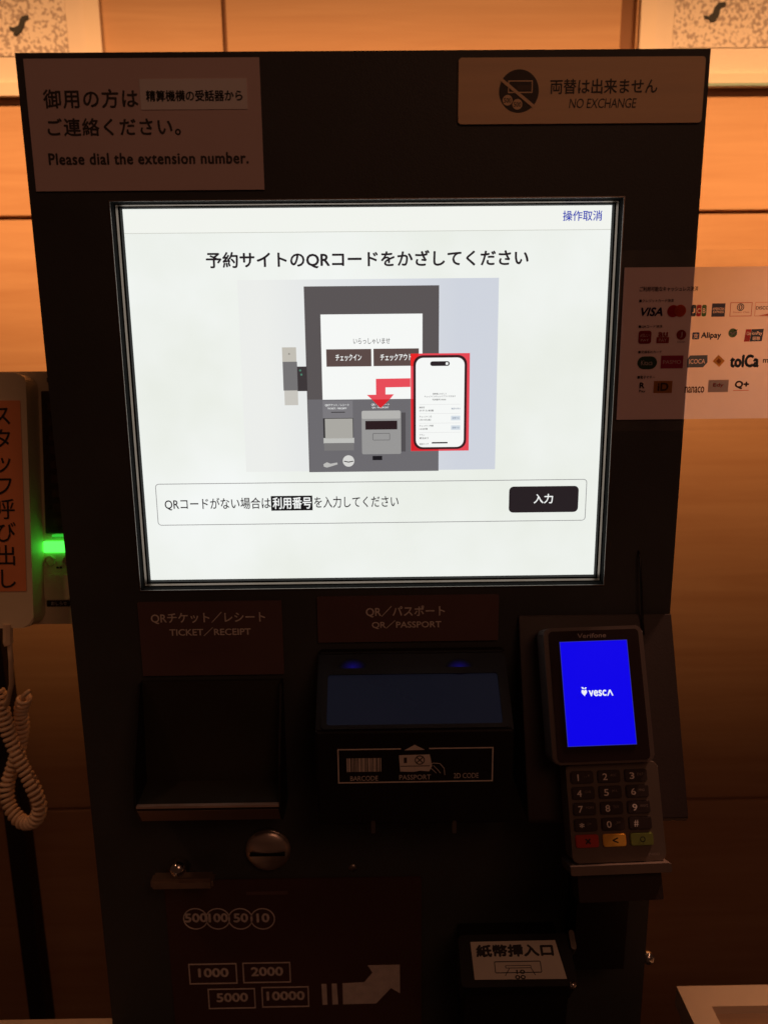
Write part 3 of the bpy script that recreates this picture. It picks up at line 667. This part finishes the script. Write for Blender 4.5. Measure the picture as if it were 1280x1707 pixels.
# keys
KEYM = mat('dark_key_rubber', (.035, .020, .019), .5, var=.1, vscale=60)
KR = mat('red_key', (.50, .035, .020), .5, var=.08); KY = mat('yellow_key', (.85, .45, .06), .5, var=.06); KG = mat('green_key', (.20, .24, .05), .5, var=.08)
KW = mat('key_print', (.92, .84, .80), .5); KD = mat('key_print_dim', (.30, .23, .21), .5)
rows = [(970.5, 1295.4), (972, 1322), (973.5, 1349), (976, 1374.5), (978, 1401.5)]
cols = [0, 45.3, 93]
KK = KF.off(.0)
r0 = [KK.px(972, 1296), KK.px(1013, 1293.6), KK.px(1057.5, 1292)]; r4 = [KK.px(977.5, 1402), KK.px(1024, 1400), KK.px(1072, 1398)]
xc = [(r0[i][0] + r4[i][0]) / 2 for i in range(3)]; za = sum(p[1] for p in r0) / 3; zc = sum(p[1] for p in r4) / 3
xc = [xc[1] - (xc[2] - xc[0]) / 2, xc[1], xc[1] + (xc[2] - xc[0]) / 2]
kw, kh = .0080, .0042
labels = [['1', '2', '3'], ['4', '5', '6'], ['7', '8', '9'], ['*', '0', '#'], ['×', '<', '○']]
subs = [['.,!', 'ABC', 'DEF'], ['GHI', 'JKL', 'MNO'], ['PQRS', 'TUV', 'WXYZ'], [':-', '_SP', ''], ['', '', '']]
def text_local(body, fr, x0, x1, z0, z1, n, m, parent, bold=0.):
    cu = bpy.data.curves.new('l', 'FONT'); cu.body = body; cu.resolution_u = 3
    to = bpy.data.objects.new('tmp', cu); C.objects.link(to); me = bpy.data.meshes.new_from_object(to.evaluated_get(bpy.context.evaluated_depsgraph_get())); bpy.data.objects.remove(to)
    xs_ = [v.co.x for v in me.vertices]; ys_ = [v.co.y for v in me.vertices]; a_, b2, c2, d2 = min(xs_), max(xs_), min(ys_), max(ys_); L_ = base(parent)
    for v in me.vertices:
        v.co = fr.at(x0 + (v.co.x - a_) / (b2 - a_) * (x1 - x0), z0 + (v.co.y - c2) / (d2 - c2) * (z1 - z0), n) - L_
    me.materials.clear(); bpy.data.curves.remove(cu); me.name = 'lettering'
    if bold > 0: embolden(me, fr, bold * 1.1 * (x1 - x0) / (b2 - a_))
    return link('lettering', me, m, parent)
for j in range(5):
    zc_ = za + (zc - za) * j / 4
    for i in range(3):
        km = KEYM if j < 4 else (KR, KY, KG)[i]
        bm = bmesh.new(); a_prism(bm, KF, rr(xc[i] - kw, xc[i] + kw, zc_ - kh, zc_ + kh, .0016, 4), -.0010, .0014)
        top = [e for e in bm.edges if all(abs((v.co - KF.O).dot(KF.N) - .0014) < 1e-6 for v in e.verts)]
        bmesh.ops.bevel(bm, geom=top, offset=.0005, segments=2, affect='EDGES')
        k_ = obj('key', bm, km, term)
        l_ = labels[j][i]
        if j < 4:
            wd = .0026 if l_ not in '1' else .0001; cxk = xc[i] - .0030
            hh = .0022 if l_ != '*' else .0016
            text_local(l_, KF, cxk - wd / 2 - .0003, cxk + wd / 2 + .0003, zc_ - hh, zc_ + hh, .0016, KW, k_, .012)
            if subs[j][i]: text_local(subs[j][i], KF, xc[i] + .0008, xc[i] + .0008 + .0014 * len(subs[j][i]), zc_ + .0000, zc_ + .0017, .0016, KD, k_, .0)
        else:
            text_local(l_, KF, xc[i] - .0014, xc[i] + .0022, zc_ - .0018, zc_ + .0018, .0016, BLACKINK, k_, .02)
text_local('P400', KF, kx1 - .0125, kx1 - .005, zB + .0035, zB + .0053, .0001, KD, kp)
bm = bmesh.new(); ax = TF.rect(1066, 1110, 1072, 1140, -.008); a_prism(bm, TF, rr(xR - .0004, xR + .0012, -.012, .016, .0005), -.014, -.006); obj('card_slot_edge', bm, DSTEEL, term)
# ledge carrying the terminal's foot
LG = TF.off(-.012)
bm = bmesh.new(); a_prism(bm, LG, rr(kx0 - .003, kx1 + .001, zB - .0065, zB - .0005, .001), -.018, .010); bmesh.ops.bevel(bm, geom=list(bm.edges), offset=.0008, segments=1, affect='EDGES', clamp_overlap=True)
lg = obj('terminal_ledge', bm, mat('ledge_metal', (.15, .105, .085), .4, .3, var=.1), kiosk)
bm = bmesh.new(); a_prism(bm, LG, rr(kx0 + .003, kx1 - .004, zB - .026, zB - .0068, .001), -.018, .002); obj('ledge_apron', bm, HOLDER, lg)
# cable running down beside the terminal
def tube(bm, pts, r, seg=8):
    prev = None; k = len(pts)
    up = Vector((0, 1, 0))
    for i, p in enumerate(pts):
        t = (pts[min(i + 1, k - 1)] - pts[max(i - 1, 0)]).normalized()
        a = t.cross(up); a = a.normalized() if a.length > 1e-4 else Vector((1, 0, 0)); b = t.cross(a).normalized()
        cur = [bm.verts.new(p + a * r * math.cos(2 * math.pi * j / seg) + b * r * math.sin(2 * math.pi * j / seg)) for j in range(seg)]
        if prev:
            for j in range(seg): bm.faces.new((prev[j], prev[(j + 1) % seg], cur[(j + 1) % seg], cur[j]))
        else: bm.faces.new(cur)
        prev = cur
    bm.faces.new(list(reversed(prev)))
px_, pz_ = P.px(1064, 918); px2, pz2 = P.px(1066, 1030)
bm = bmesh.new(); tube(bm, [Vector((px_, .002, pz_)), Vector((px_, -.003, pz_ - .003)), Vector(((px_ + px2) / 2, -.0045, (pz_ + pz2) / 2)), Vector((px2, -.006, pz2)), Vector((px2, -.010, pz2 - .01))], .0009)
obj('cable', bm, mat('cable_rubber', (.008, .007, .007), .4), kiosk, smooth=True)

# ================================================================= NOTICES STUCK ON THE KIOSK
x0, x1, z0, z1 = P.rect(51, 97.5, 437, 318)
no = thing('contact_notice', 'brown paper notice with a white correction strip asking visitors to call', 'notice', P.at((x0 + x1) / 2, z0, .0004))
poly('paper', P, rr(x0, x1, z0, z1), .0004, .0010, PAPER, no)
ov = P.rect(235, 132.5, 412.5, 183.5); poly('correction_strip', P, rr(*ov), .0012, .0016, PAPERW, no)
kt('御用の方は', (73, 149, 230, 180), no, .0012, bold=.02, m=GREYINK, spacing=1.1); kt('ご連絡ください。', (80, 197, 301, 226), no, .0012, bold=.02, m=GREYINK, spacing=1.1)
kt('Please dial the extension number.', (82, 255, 414, 273.5), no, .0012, bold=.03, m=GREYINK, spacing=1.08)
kt('精算機横の受話器から', (244, 150.5, 404, 168.5), no, .0018, bold=.025, m=BLACKINK)

x0, x1, z0, z1 = P.rect(763.5, 96, 1171, 206.5)
sg = thing('no_exchange_sign', 'pale wood sign with a struck-out money symbol in the upper right corner', 'sign', P.at((x0 + x1) / 2, z0, .0004))
poly('board', P, rr(x0, x1, z0, z1, .0022, 4), .0002, .0012, SIGNWOOD, sg)
cx, cz = P.px(864, 153); q = abs(P.px(897, 153)[0] - cx)
disc_o = poly('symbol_disc', P, circ(cx, cz, q, 48, ), .0012, .0014, GREYINK, sg)
SG = SIGNWOOD
f3 = P.off(.0016)
nr = f3.rect(846.5, 134, 887.5, 155); ring('note_outline', f3, rr(*nr), rr(nr[0] + .0007, nr[1] - .0007, nr[2] + .0007, nr[3] - .0007), 0, None, SG, disc_o)
nr = f3.rect(862, 142, 884, 150); poly('note_field', f3, rr(*nr), -.0001, None, mat('dark_field', (.10, .07, .05), .6), disc_o)
for uu, vv in ((845.6, 167.2), (862, 174)):
    c1 = f3.px(uu, vv); coin = poly('coin', f3, circ(*c1, .0033, 24), .0001, None, SG, disc_o); 
    text('500', f3, (uu - 6, vv - 4, uu + 6, vv + 4), .0002, GREYINK, disc_o, .01)
a1 = f3.px(835, 132.5); b1 = f3.px(889.5, 178); l = math.hypot(b1[0] - a1[0], b1[1] - a1[1]); nx, nz = -(b1[1] - a1[1]) / l * .0010, (b1[0] - a1[0]) / l * .0010
poly('slash', f3, [(a1[0] + nx, a1[1] + nz), (b1[0] + nx, b1[1] + nz), (b1[0] - nx, b1[1] - nz), (a1[0] - nx, a1[1] - nz)], .0003, None, SG, disc_o)
kt('両替は出来ません', (917, 131.5, 1095, 156), sg, .0014, bold=.014, m=GREYINK); kt('NO EXCHANGE', (948, 164, 1060.5, 180), sg, .0014, bold=-.004, shear=.15, m=GREYINK, spacing=.95)

# --- payment poster, half on the kiosk, half over the wall
x0, x1, z0, z1 = P.rect(1027.5, 417, 1225, 717.5); PW = P.px(1355, 560)[0]
ps = thing('payment_poster', 'pale poster of accepted payment marks hanging over the right edge of the kiosk', 'poster', P.at(x0, z0, .0006))
poly('sleeve', P, rr(x0, PW + .008, z0, z1, .001, 2), .0005, None, FILM, ps)
x0, x1, z0, z1 = P.rect(1033, 445.5, 1225, 698.5); poly('paper', P, rr(x0, PW, z0, z1), .0012, None, POSTER, ps)
x0b = P.rect(1033, 445.5, 1225, 698.5)[0]; poly('added_backing_sheet', P, rr(x0b, xr - .0006, z0, z1), .0003, .0010, mat('added_backing_paper', (.90, .74, .74), .7, bump=.1, bscale=150, var=.05, vscale=14), ps)  # unseen sheet added to brighten the poster where it covers the cabinet
Q = P.off(.0014)
def q_r(name, box, m, r=0, n=0, parent=None): x0, x1, z0, z1 = Q.rect(*box); return poly(name, Q, rr(x0, x1, z0, z1, r), n, None, m, parent or ps)
def q_p(name, pts, m, n=0, parent=None): return poly(name, Q, pts_px(Q, pts), n, None, m, parent or ps)
def q_t(body, box, m, bold=0., n=.0, parent=None, **k): return text(body, Q, box, n, m, parent or ps, bold, **k)
def q_c(u, v, r, m, n=0, parent=None, name='logo_disc'): cx, cz = Q.px(u, v); return poly(name, Q, circ(cx, cz, r * .000437, 28), n, None, m, parent or ps)
def q_k(name, pts, words, m):
    """a printed block whose lettering is left unprinted, so the paper shows through it"""
    cu = bpy.data.curves.new(name, 'CURVE'); cu.dimensions = '2D'; cu.fill_mode = 'BOTH'; cu.resolution_u = 3
    K = 1000.0
    def add(P2):
        sp_ = cu.splines.new('POLY'); sp_.points.add(len(P2) - 1); sp_.use_cyclic_u = True
        for q_, (x, z) in zip(sp_.points, P2): q_.co = (x * K, z * K, 0, 1)
    add(pts)
    for body, box in words:
        tc_ = bpy.data.curves.new('w', 'FONT'); tc_.body = body; tc_.offset = .012; to = bpy.data.objects.new('w', tc_); C.objects.link(to)
        dg = bpy.context.evaluated_depsgraph_get(); c2 = to.to_curve(dg)
        X0_, X1_, Z0_, Z1_ = Q.rect(*box)
        outs = []
        for sp_ in c2.splines:
            B_ = list(sp_.bezier_points); o_ = []
            for i in range(len(B_)):
                a_, b2 = B_[i], B_[(i + 1) % len(B_)]
                for k in range(4):
                    u_ = k / 4; v_ = 1 - u_
                    o_.append(a_.co * v_ ** 3 + a_.handle_right * 3 * v_ * v_ * u_ + b2.handle_left * 3 * v_ * u_ * u_ + b2.co * u_ ** 3)
            outs.append(o_)
        xs_ = [p_.x for o_ in outs for p_ in o_]; ys_ = [p_.y for o_ in outs for p_ in o_]
        for o_ in outs: add([(X0_ + (p_.x - min(xs_)) / (max(xs_) - min(xs_)) * (X1_ - X0_), Z0_ + (p_.y - min(ys_)) / (max(ys_) - min(ys_)) * (Z1_ - Z0_)) for p_ in o_])
        to.to_curve_clear(); bpy.data.objects.remove(to); bpy.data.curves.remove(tc_)
    co_ = bpy.data.objects.new('w', cu); C.objects.link(co_)
    me = bpy.data.meshes.new_from_object(co_.evaluated_get(bpy.context.evaluated_depsgraph_get())); bpy.data.objects.remove(co_); bpy.data.curves.remove(cu)
    L_ = base(ps)
    for v in me.vertices: v.co = Q.at(v.co.x / K, v.co.y / K) - L_
    me.materials.clear(); me.name = name
    return link(name, me, m, ps)
def q_rr(box, r=0): x0, x1, z0, z1 = Q.rect(*box); return rr(x0, x1, z0, z1, r)
IK = ink(60, 45, 50); PAPR = ink(235, 215, 205)
q_t('ご利用可能なキャッシュレス決済', (1065.6, 477.5, 1163, 485.5), IK, .015)
for b, bx in (('■クレジットカード決済', (1065, 498.5, 1122.5, 504)), ('■QRコード決済', (1064, 541.8, 1103.5, 547)), ('■交通系ICカード', (1063.4, 584.4, 1102.4, 589)), ('■電子マネー', (1062, 626.4, 1091, 631.5))): q_t(b, bx, IK, .01)
q_t('VISA', (1068.5, 513, 1103.5, 526.5), ink(40, 34, 80), .03, shear=.25)
q_c(1121.4, 518.6, 9.6, ink(190, 30, 35), name='red_disc'); q_c(1133, 518, 9.6, ink(215, 85, 40), .00012, name='orange_disc'); 
for (a_, b2, c, l_) in ((1151.4, 1159.4, ink(40, 75, 100), 'J'), (1160, 1168.2, ink(190, 30, 45), 'C'), (1169, 1176.8, ink(60, 120, 70), 'B')):
    q_k('card_bar', q_rr((a_, 508, b2, 527.5), .0012), [(l_, (a_ + 1.6, 514, b2 - 1.6, 521.8))], c)
q_k('blue_card_mark', q_rr((1185.5, 505.7, 1207.8, 528)), [('AMERICAN', (1187, 512.6, 1206.4, 516.8)), ('EXPRESS', (1188, 518, 1205.5, 521.8))], ink(48, 66, 100))
def q_o(name, box, m, w_=.0004):
    x0, x1, z0, z1 = Q.rect(*box); return ring(name, Q, rr(x0, x1, z0, z1), rr(x0 + w_, x1 - w_, z0 + w_, z1 - w_), 0, None, m, ps)
k_ = q_o('club_card_mark', (1216, 504, 1252.5, 527.3), ink(180, 80, 65)); 
cx, cz = Q.px(1233.6, 512); ring('club_ring', Q, circ(cx, cz, .0026), circ(cx, cz, .0020), 0, None, ink(50, 60, 90), k_); q_t('()', (1230.6, 508, 1236.6, 516), ink(50, 60, 90), .03, 0, k_)
q_t('Diners Club', (1221, 519, 1248, 521.8), ink(150, 90, 80), 0, 0, k_)
k_ = q_o('discover_card_mark', (1257.7, 503.5, 1297, 527), ink(190, 110, 80), .0003); q_t('DISCOVER', (1259.5, 510.5, 1294, 515.8), IK, .02, 0, k_); q_p('orange_corner', [(1263, 526), (1296, 526), (1296, 517), (1280, 523)], ink(215, 90, 40), 0, k_)
q_k('red_pay_mark', q_rr((1063.5, 551.3, 1085, 573), .0018), [('d払い', (1066.5, 556, 1082, 562)), ('PAY', (1067.5, 565, 1081, 569))], ink(150, 28, 34))
q_t('au', (1097, 554, 1112, 561), ink(170, 60, 45), .03); q_k('pay_block', q_rr((1093.6, 562, 1114.3, 572)), [('PAY', (1097.5, 564.3, 1110.5, 569.7))], ink(165, 50, 40))
q_k('round_coin_mark', circ(*Q.px(1135, 558), 8 * .000437, 28), [('J', (1133.2, 553.3, 1136.8, 562.5))], ink(155, 48, 48)); q_t('J-Coin', (1128, 568.3, 1141, 572), IK, .0)
q_k('blue_square_mark', q_rr((1153, 554, 1165, 565.7), .0008), [('支', (1155, 555.8, 1163.3, 564))], ink(40, 70, 120)); q_t('Alipay', (1168, 554, 1200.8, 566), ink(40, 50, 80), .035)
k_ = q_c(1220.5, 555, 7.2, ink(60, 110, 70)); q_p('bubble_tail', [(1222, 550), (1229, 549), (1226, 555)], ink(60, 110, 70), .0001, k_); q_p('tick', [(1216, 554.5), (1217.5, 553.5), (1219.5, 556), (1226, 551.5), (1226.5, 553), (1219.5, 558.5)], WHITEP, .00014, k_)
q_k('union_card_mark', pts_px(Q, [(1252.2, 548.7), (1272.5, 548), (1269, 568.7), (1248.7, 569.4)]), [('ionPay', (1252.5, 552.5, 1269.5, 559.8)), ('銀聯', (1253.5, 561, 1266, 567.3))], ink(34, 56, 84)); q_k('red_half', pts_px(Q, [(1242.5, 549), (1252, 548.7), (1248.5, 569.4), (1239, 569.7)]), [('Un', (1244, 552.8, 1250.5, 558.8))], ink(185, 30, 40))
k_ = q_c(1288, 566, 8, ink(205, 160, 60)); 
q_k('green_pill_mark', q_rr((1061.8, 594, 1094.5, 615.3), .0046), [('Kitaca', (1068, 600.5, 1087, 608.8))], ink(62, 92, 72))
q_k('pink_card_mark', q_rr((1101, 592.7, 1138, 614)), [('PASMO', (1104.5, 600.3, 1134.5, 606.5))], ink(180, 60, 90))
q_k('blue_card_mark', pts_px(Q, [(1150, 592.5), (1178.7, 592), (1178.5, 604), (1171, 612.3), (1144.5, 612.8), (1145, 599)]), [('ICOCA', (1148, 598.6, 1174.5, 606.2))], ink(68, 98, 118))
q_p('yellow_diamond', [(1197, 591.5), (1207.5, 601.5), (1198, 612), (1186.8, 602)], ink(215, 150, 50)); q_p('diamond_centre', [(1197.2, 597), (1202, 601.7), (1197.4, 606.5), (1192.5, 602)], ink(190, 130, 60), .0001)
q_t('toICa', (1216.8, 592, 1263.5, 611.5), ink(62, 84, 100), .055); q_t('manaca', (1271, 598.5, 1309, 604.5), IK, .02)
q_t('R', (1065.8, 638, 1073.3, 647), IK, .03); q_t('Pay', (1064.5, 650, 1075, 655), IK, .01)
k_ = q_r('yellow_mark', (1089, 635, 1119.7, 655), ink(190, 130, 60)); q_t('iD', (1096, 638.5, 1113, 651), ink(90, 70, 40), .03, .00012, k_)
q_t('nanaco', (1141, 644.5, 1172.8, 654.6), ink(90, 60, 50), .025)
k_ = q_r('grey_card_mark', (1179.5, 633.2, 1213.3, 653.8), ink(160, 148, 146)); cx, cz = Q.px(1196.4, 642.5); q_t('Edy', (1188, 639, 1205, 646), ink(185, 70, 70), .02, .00012, k_)
q_t('Q+', (1224.5, 635.3, 1247, 648), IK, .04); q_r('orange_rule', (1221, 650.3, 1247, 651.3), ink(200, 90, 50))

# ================================================================= WALL TELEPHONE
PZ = Frame((0, .12, 0)).px(60, 640)[1]; Bf = Frame((0, .124, PZ), 9.5); H = Bf.off(.024)
def V2(fr, u, v, n=0): return fr.px(u, v, n)
ph = thing('wall_telephone', 'beige wall telephone base with a glowing green display beside the kiosk', 'telephone', Bf.at(Bf.px(60, 800)[0], Bf.px(60, 1040)[1], -.03))
bx0 = Bf.px(-60, 830)[0]; bx1 = max(Bf.px(122, 950)[0], Bf.px(84, 640)[0]) + .012; bz1 = Bf.px(75, 619)[1]; bz0 = Bf.px(110, 1040)[1]
bm = bmesh.new(); a_prism(bm, Bf, rr(bx0, bx1, bz0, bz1, .006), -.028, 0); bmesh.ops.bevel(bm, geom=list(bm.edges), offset=.0025, segments=3, affect='EDGES', clamp_overlap=True)
pbase = obj('base', bm, BEIGE, ph, smooth=False)
gx0 = Bf.px(72, 700)[0]; a_ = Bf.px(90, 652)[1]; b_ = Bf.px(100, 889)[1]
cw = poly('index_window', Bf, rr(gx0, bx1 - .003, b_, a_, .001), .0004, .0018, mat('index_card_cover', (.045, .024, .014), .3, var=.25, vscale=60), ph)
for k in range(9):
    vv = 672 + k * 24; x_a, x_b, z_a, z_b = Bf.rect(80 + k * 1.2, vv, 94 + k * 1.2, vv + 13, .002); poly('index_line', Bf, rr(x_a, x_b, z_a, z_b), .0018, .0020, mat('index_print_%d' % k, (.085, .045, .028), .5, var=.3, vscale=300), cw)
GREEN = em(70, 255, 70, 2.4)
x_a, x_b, z_a, z_b = Bf.rect(75, 902, 124, 920.5)
poly('green_display', Bf, rr(x_a, x_b, z_a, z_b, .001), .0005, .0022, GREEN, ph)
poly('green_lamp', Bf, rr(*Bf.rect(90, 890.5, 110, 894.5), .0008), .0005, .0036, em(60, 220, 60, .8), ph)
for uu in (84, 115):
    cx, cz = Bf.px(uu, 935); b2 = ring('round_button_rim', Bf, circ(cx, cz, .0047), circ(cx, cz, .0039), .0003, .0022, BEIGE, ph)
    bm = bmesh.new(); dome(bm, Bf, cx, cz, .0037, .0016, .0003, 20, 4); obj('round_button', bm, BEIGE, ph, smooth=True)
poly('small_mark', Bf, rr(*Bf.rect(95, 944.5, 99, 947.5)), .0003, .0006, BLACKINK, ph); poly('small_mark', Bf, rr(*Bf.rect(100.5, 944.5, 104.5, 947.5)), .0003, .0006, BLACKINK, ph)
x_a, x_b, z_a, z_b = Bf.rect(77, 957, 119, 999); bm = bmesh.new(); a_prism(bm, Bf, rr(x_a, x_b, z_a, z_b, .002), -.0005, .0035); bmesh.ops.bevel(bm, geom=list(bm.edges), offset=.001, segments=2, affect='EDGES', clamp_overlap=True); obj('square_button', bm, BEIGE, ph)
dl = poly('dark_label', Bf, rr(*Bf.rect(79, 1000.5, 118, 1011), .001), .0003, .0006, mat('black_label', (.015, .012, .012), .5), ph); text('おしらせ', Bf, (86, 1002.8, 112, 1008.8), .0008, DIMW, dl)
text('E', Bf, (79, 630, 84, 637), .0004, BLACKINK, ph, .02)
# handset: one long rounded bar with a raised face
hx1 = H.px(50, 830)[0]; hx0_ = hx1 - .052; hz1 = H.px(20, 622)[1]; hz0 = H.px(40, 1047)[1]
hs = thing('telephone_handset', 'beige telephone handset with an orange staff call label on its face', 'handset', H.at((hx0_ + hx1) / 2, hz0, -.02))
bm = bmesh.new()
a_prism(bm, H, rr(hx0_, hx1, hz0, hz1, .009), -.024, 0); bmesh.ops.bevel(bm, geom=list(bm.edges), offset=.005, segments=4, affect='EDGES', clamp_overlap=True)
obj('grip', bm, BEIGE, hs, smooth=False)
lx0, lx1, lz0, lz1 = H.rect(-50, 668, 40, 986); lab = poly('orange_label', H, rr(hx0_ + .006, lx1, lz0, lz1, .0008, 2), .0002, .0006, ORANGE, hs)
text('ス\nタ\nッ\nフ\n呼\nび\n出\nし', H, (-8, 680, 25, 980), .0009, BLACKINK, lab, .006, line=1.05)
# coiled cord
pin = Frame((0, .09, 0))
def pc(u, v, y): f_ = Frame((0, y, 0)); x, z = f_.px(u, v); return Vector((x, y, z))
def catmull(P_, n=12):
    out = []
    for i in range(len(P_) - 1):
        p0, p1, p2, p3 = P_[max(i - 1, 0)], P_[i], P_[i + 1], P_[min(i + 2, len(P_) - 1)]
        for k in range(n):
            t = k / n; out.append(.5 * ((2 * p1) + (p2 - p0) * t + (2 * p0 - 5 * p1 + 4 * p2 - p3) * t * t + (3 * p1 - p0 - 3 * p2 + p3) * t ** 3))
    out.append(P_[-1]); return out
path = catmull([pc(-2, 1150, .090), pc(4, 1178, .089), pc(13, 1215, .088), pc(26, 1250, .086), pc(42, 1285, .083), pc(58, 1318, .080), pc(67, 1345, .079), pc(58, 1368, .080), pc(38, 1370, .086), pc(18, 1346, .092), pc(12, 1315, .097), pc(20, 1285, .101), pc(32, 1250, .104), pc(37, 1215, .104), pc(36, 1185, .102), pc(42, 1163, .098)], 24)
# walk the path at even steps and wind the coil round it
L_ = [0]
for a_, b2 in zip(path, path[1:]): L_.append(L_[-1] + (b2 - a_).length)
tot = L_[-1]; pitch = .0050; per = 14; steps = int(tot / pitch * per); pts = []; j = 0; rad0 = .0051
for i in range(steps + 1):
    d = tot * i / steps
    while j < len(L_) - 2 and L_[j + 1] < d: j += 1
    t = (d - L_[j]) / max(L_[j + 1] - L_[j], 1e-9); p = path[j].lerp(path[j + 1], t); tg = (path[j + 1] - path[j]).normalized()
    a_ = tg.cross(Vector((0, 1, 0))).normalized(); b2 = tg.cross(a_)
    an = 2 * math.pi * i / per; rd = rad0 * (1 + .05 * math.sin(d * 210)) 
    pts.append(p + a_ * rd * math.cos(an) + b2 * rd * math.sin(an))
bm = bmesh.new(); tube(bm, pts, .0019, 6); cord = obj('coiled_cord', bm, CORD, ph, smooth=True)
bm = bmesh.new(); tube(bm, [pc(14, 1040, .068), pc(14, 1070, .066), pc(16, 1074, .066)], .0042); obj('plug', bm, CORD, cord)
bm = bmesh.new(); tube(bm, [pc(16, 1066, .066), pc(19, 1100, .067), pc(20, 1140, .072), pc(14, 1168, .082), pc(4, 1182, .09)], .0022); obj('straight_end', bm, CORD, cord, smooth=True)
bm = bmesh.new(); tube(bm, [pc(40, 1170, .098), pc(38, 1162, .096), pc(44, 1156, .094), pc(50, 1152, .093)], .002); obj('upper_end', bm, CORD, cord, smooth=True)

# dark post carrying the telephone
PF = Frame((0, .18, 0)); qx0, qx1 = PF.px(12, 1400)[0], PF.px(42, 1400)[0]
bm = bmesh.new(); a_prism(bm, PF, rr(qx0, qx1, 0.0, PF.px(40, 1000)[1], .003), -.02, 0)
po_ = obj('telephone_post', bm, mat('black_post', (.010, .008, .008), .5), None, origin=PF.at((qx0 + qx1) / 2, 0, -.01)); tag(po_, 'slim black upright post behind the coiled telephone cord', 'post')
bm = bmesh.new(); a_prism(bm, Frame((0, .1465, 0)), rr(qx0 + .004, qx1 - .004, PF.px(40, 960)[1], PF.px(40, 930)[1]), -.0325, 0); obj('bracket', bm, BLACK2, po_)

# ================================================================= SIDE TABLES
def table(label, x0, x1, y0, y1, z, side):
    t = thing('side_table', label, 'table', ((x0 + x1) / 2, (y0 + y1) / 2, 0), 'pale side tables at the foot of the kiosk')
    G = Frame((0, 0, z), 90); rim_ = .022
    ring('rim', G, rr(x0, x1, y0, y1), rr(x0 + rim_, x1 - rim_, y0 + rim_, y1 - rim_), -.02, 0, TABLE, t)
    poly('top', G, rr(x0 + rim_, x1 - rim_, y0 + rim_, y1 - rim_), -.02, -.008, mat('darker_table_inset_' + side, (.34, .22, .15), .5, var=.08, vscale=14), t)
    for a_ in (x0 + .004, x1 - .034):
        for c in (y0 + .004, y1 - .034):
            bm = bmesh.new(); a_prism(bm, P, rr(a_, a_ + .03, 0, z - .0202), -c - .03, -c); obj('leg', bm, TABLE, t)
g0 = Frame((0, .02, 0)).px(1127, 1644)
zt_ = g0[1]
table('pale side table with a darker inset top at the bottom right', g0[0], g0[0] + .40, -.40, .02, zt_, 'right')
g1 = on_z(199, 1697, zt_ - .02)
table('pale side table just showing along the bottom left edge', g1.x - .40, g1.x, g1.y - .35, g1.y, zt_ - .02, 'left')
print('TABLE', g0, g1, 'wall xs', xs, vz)
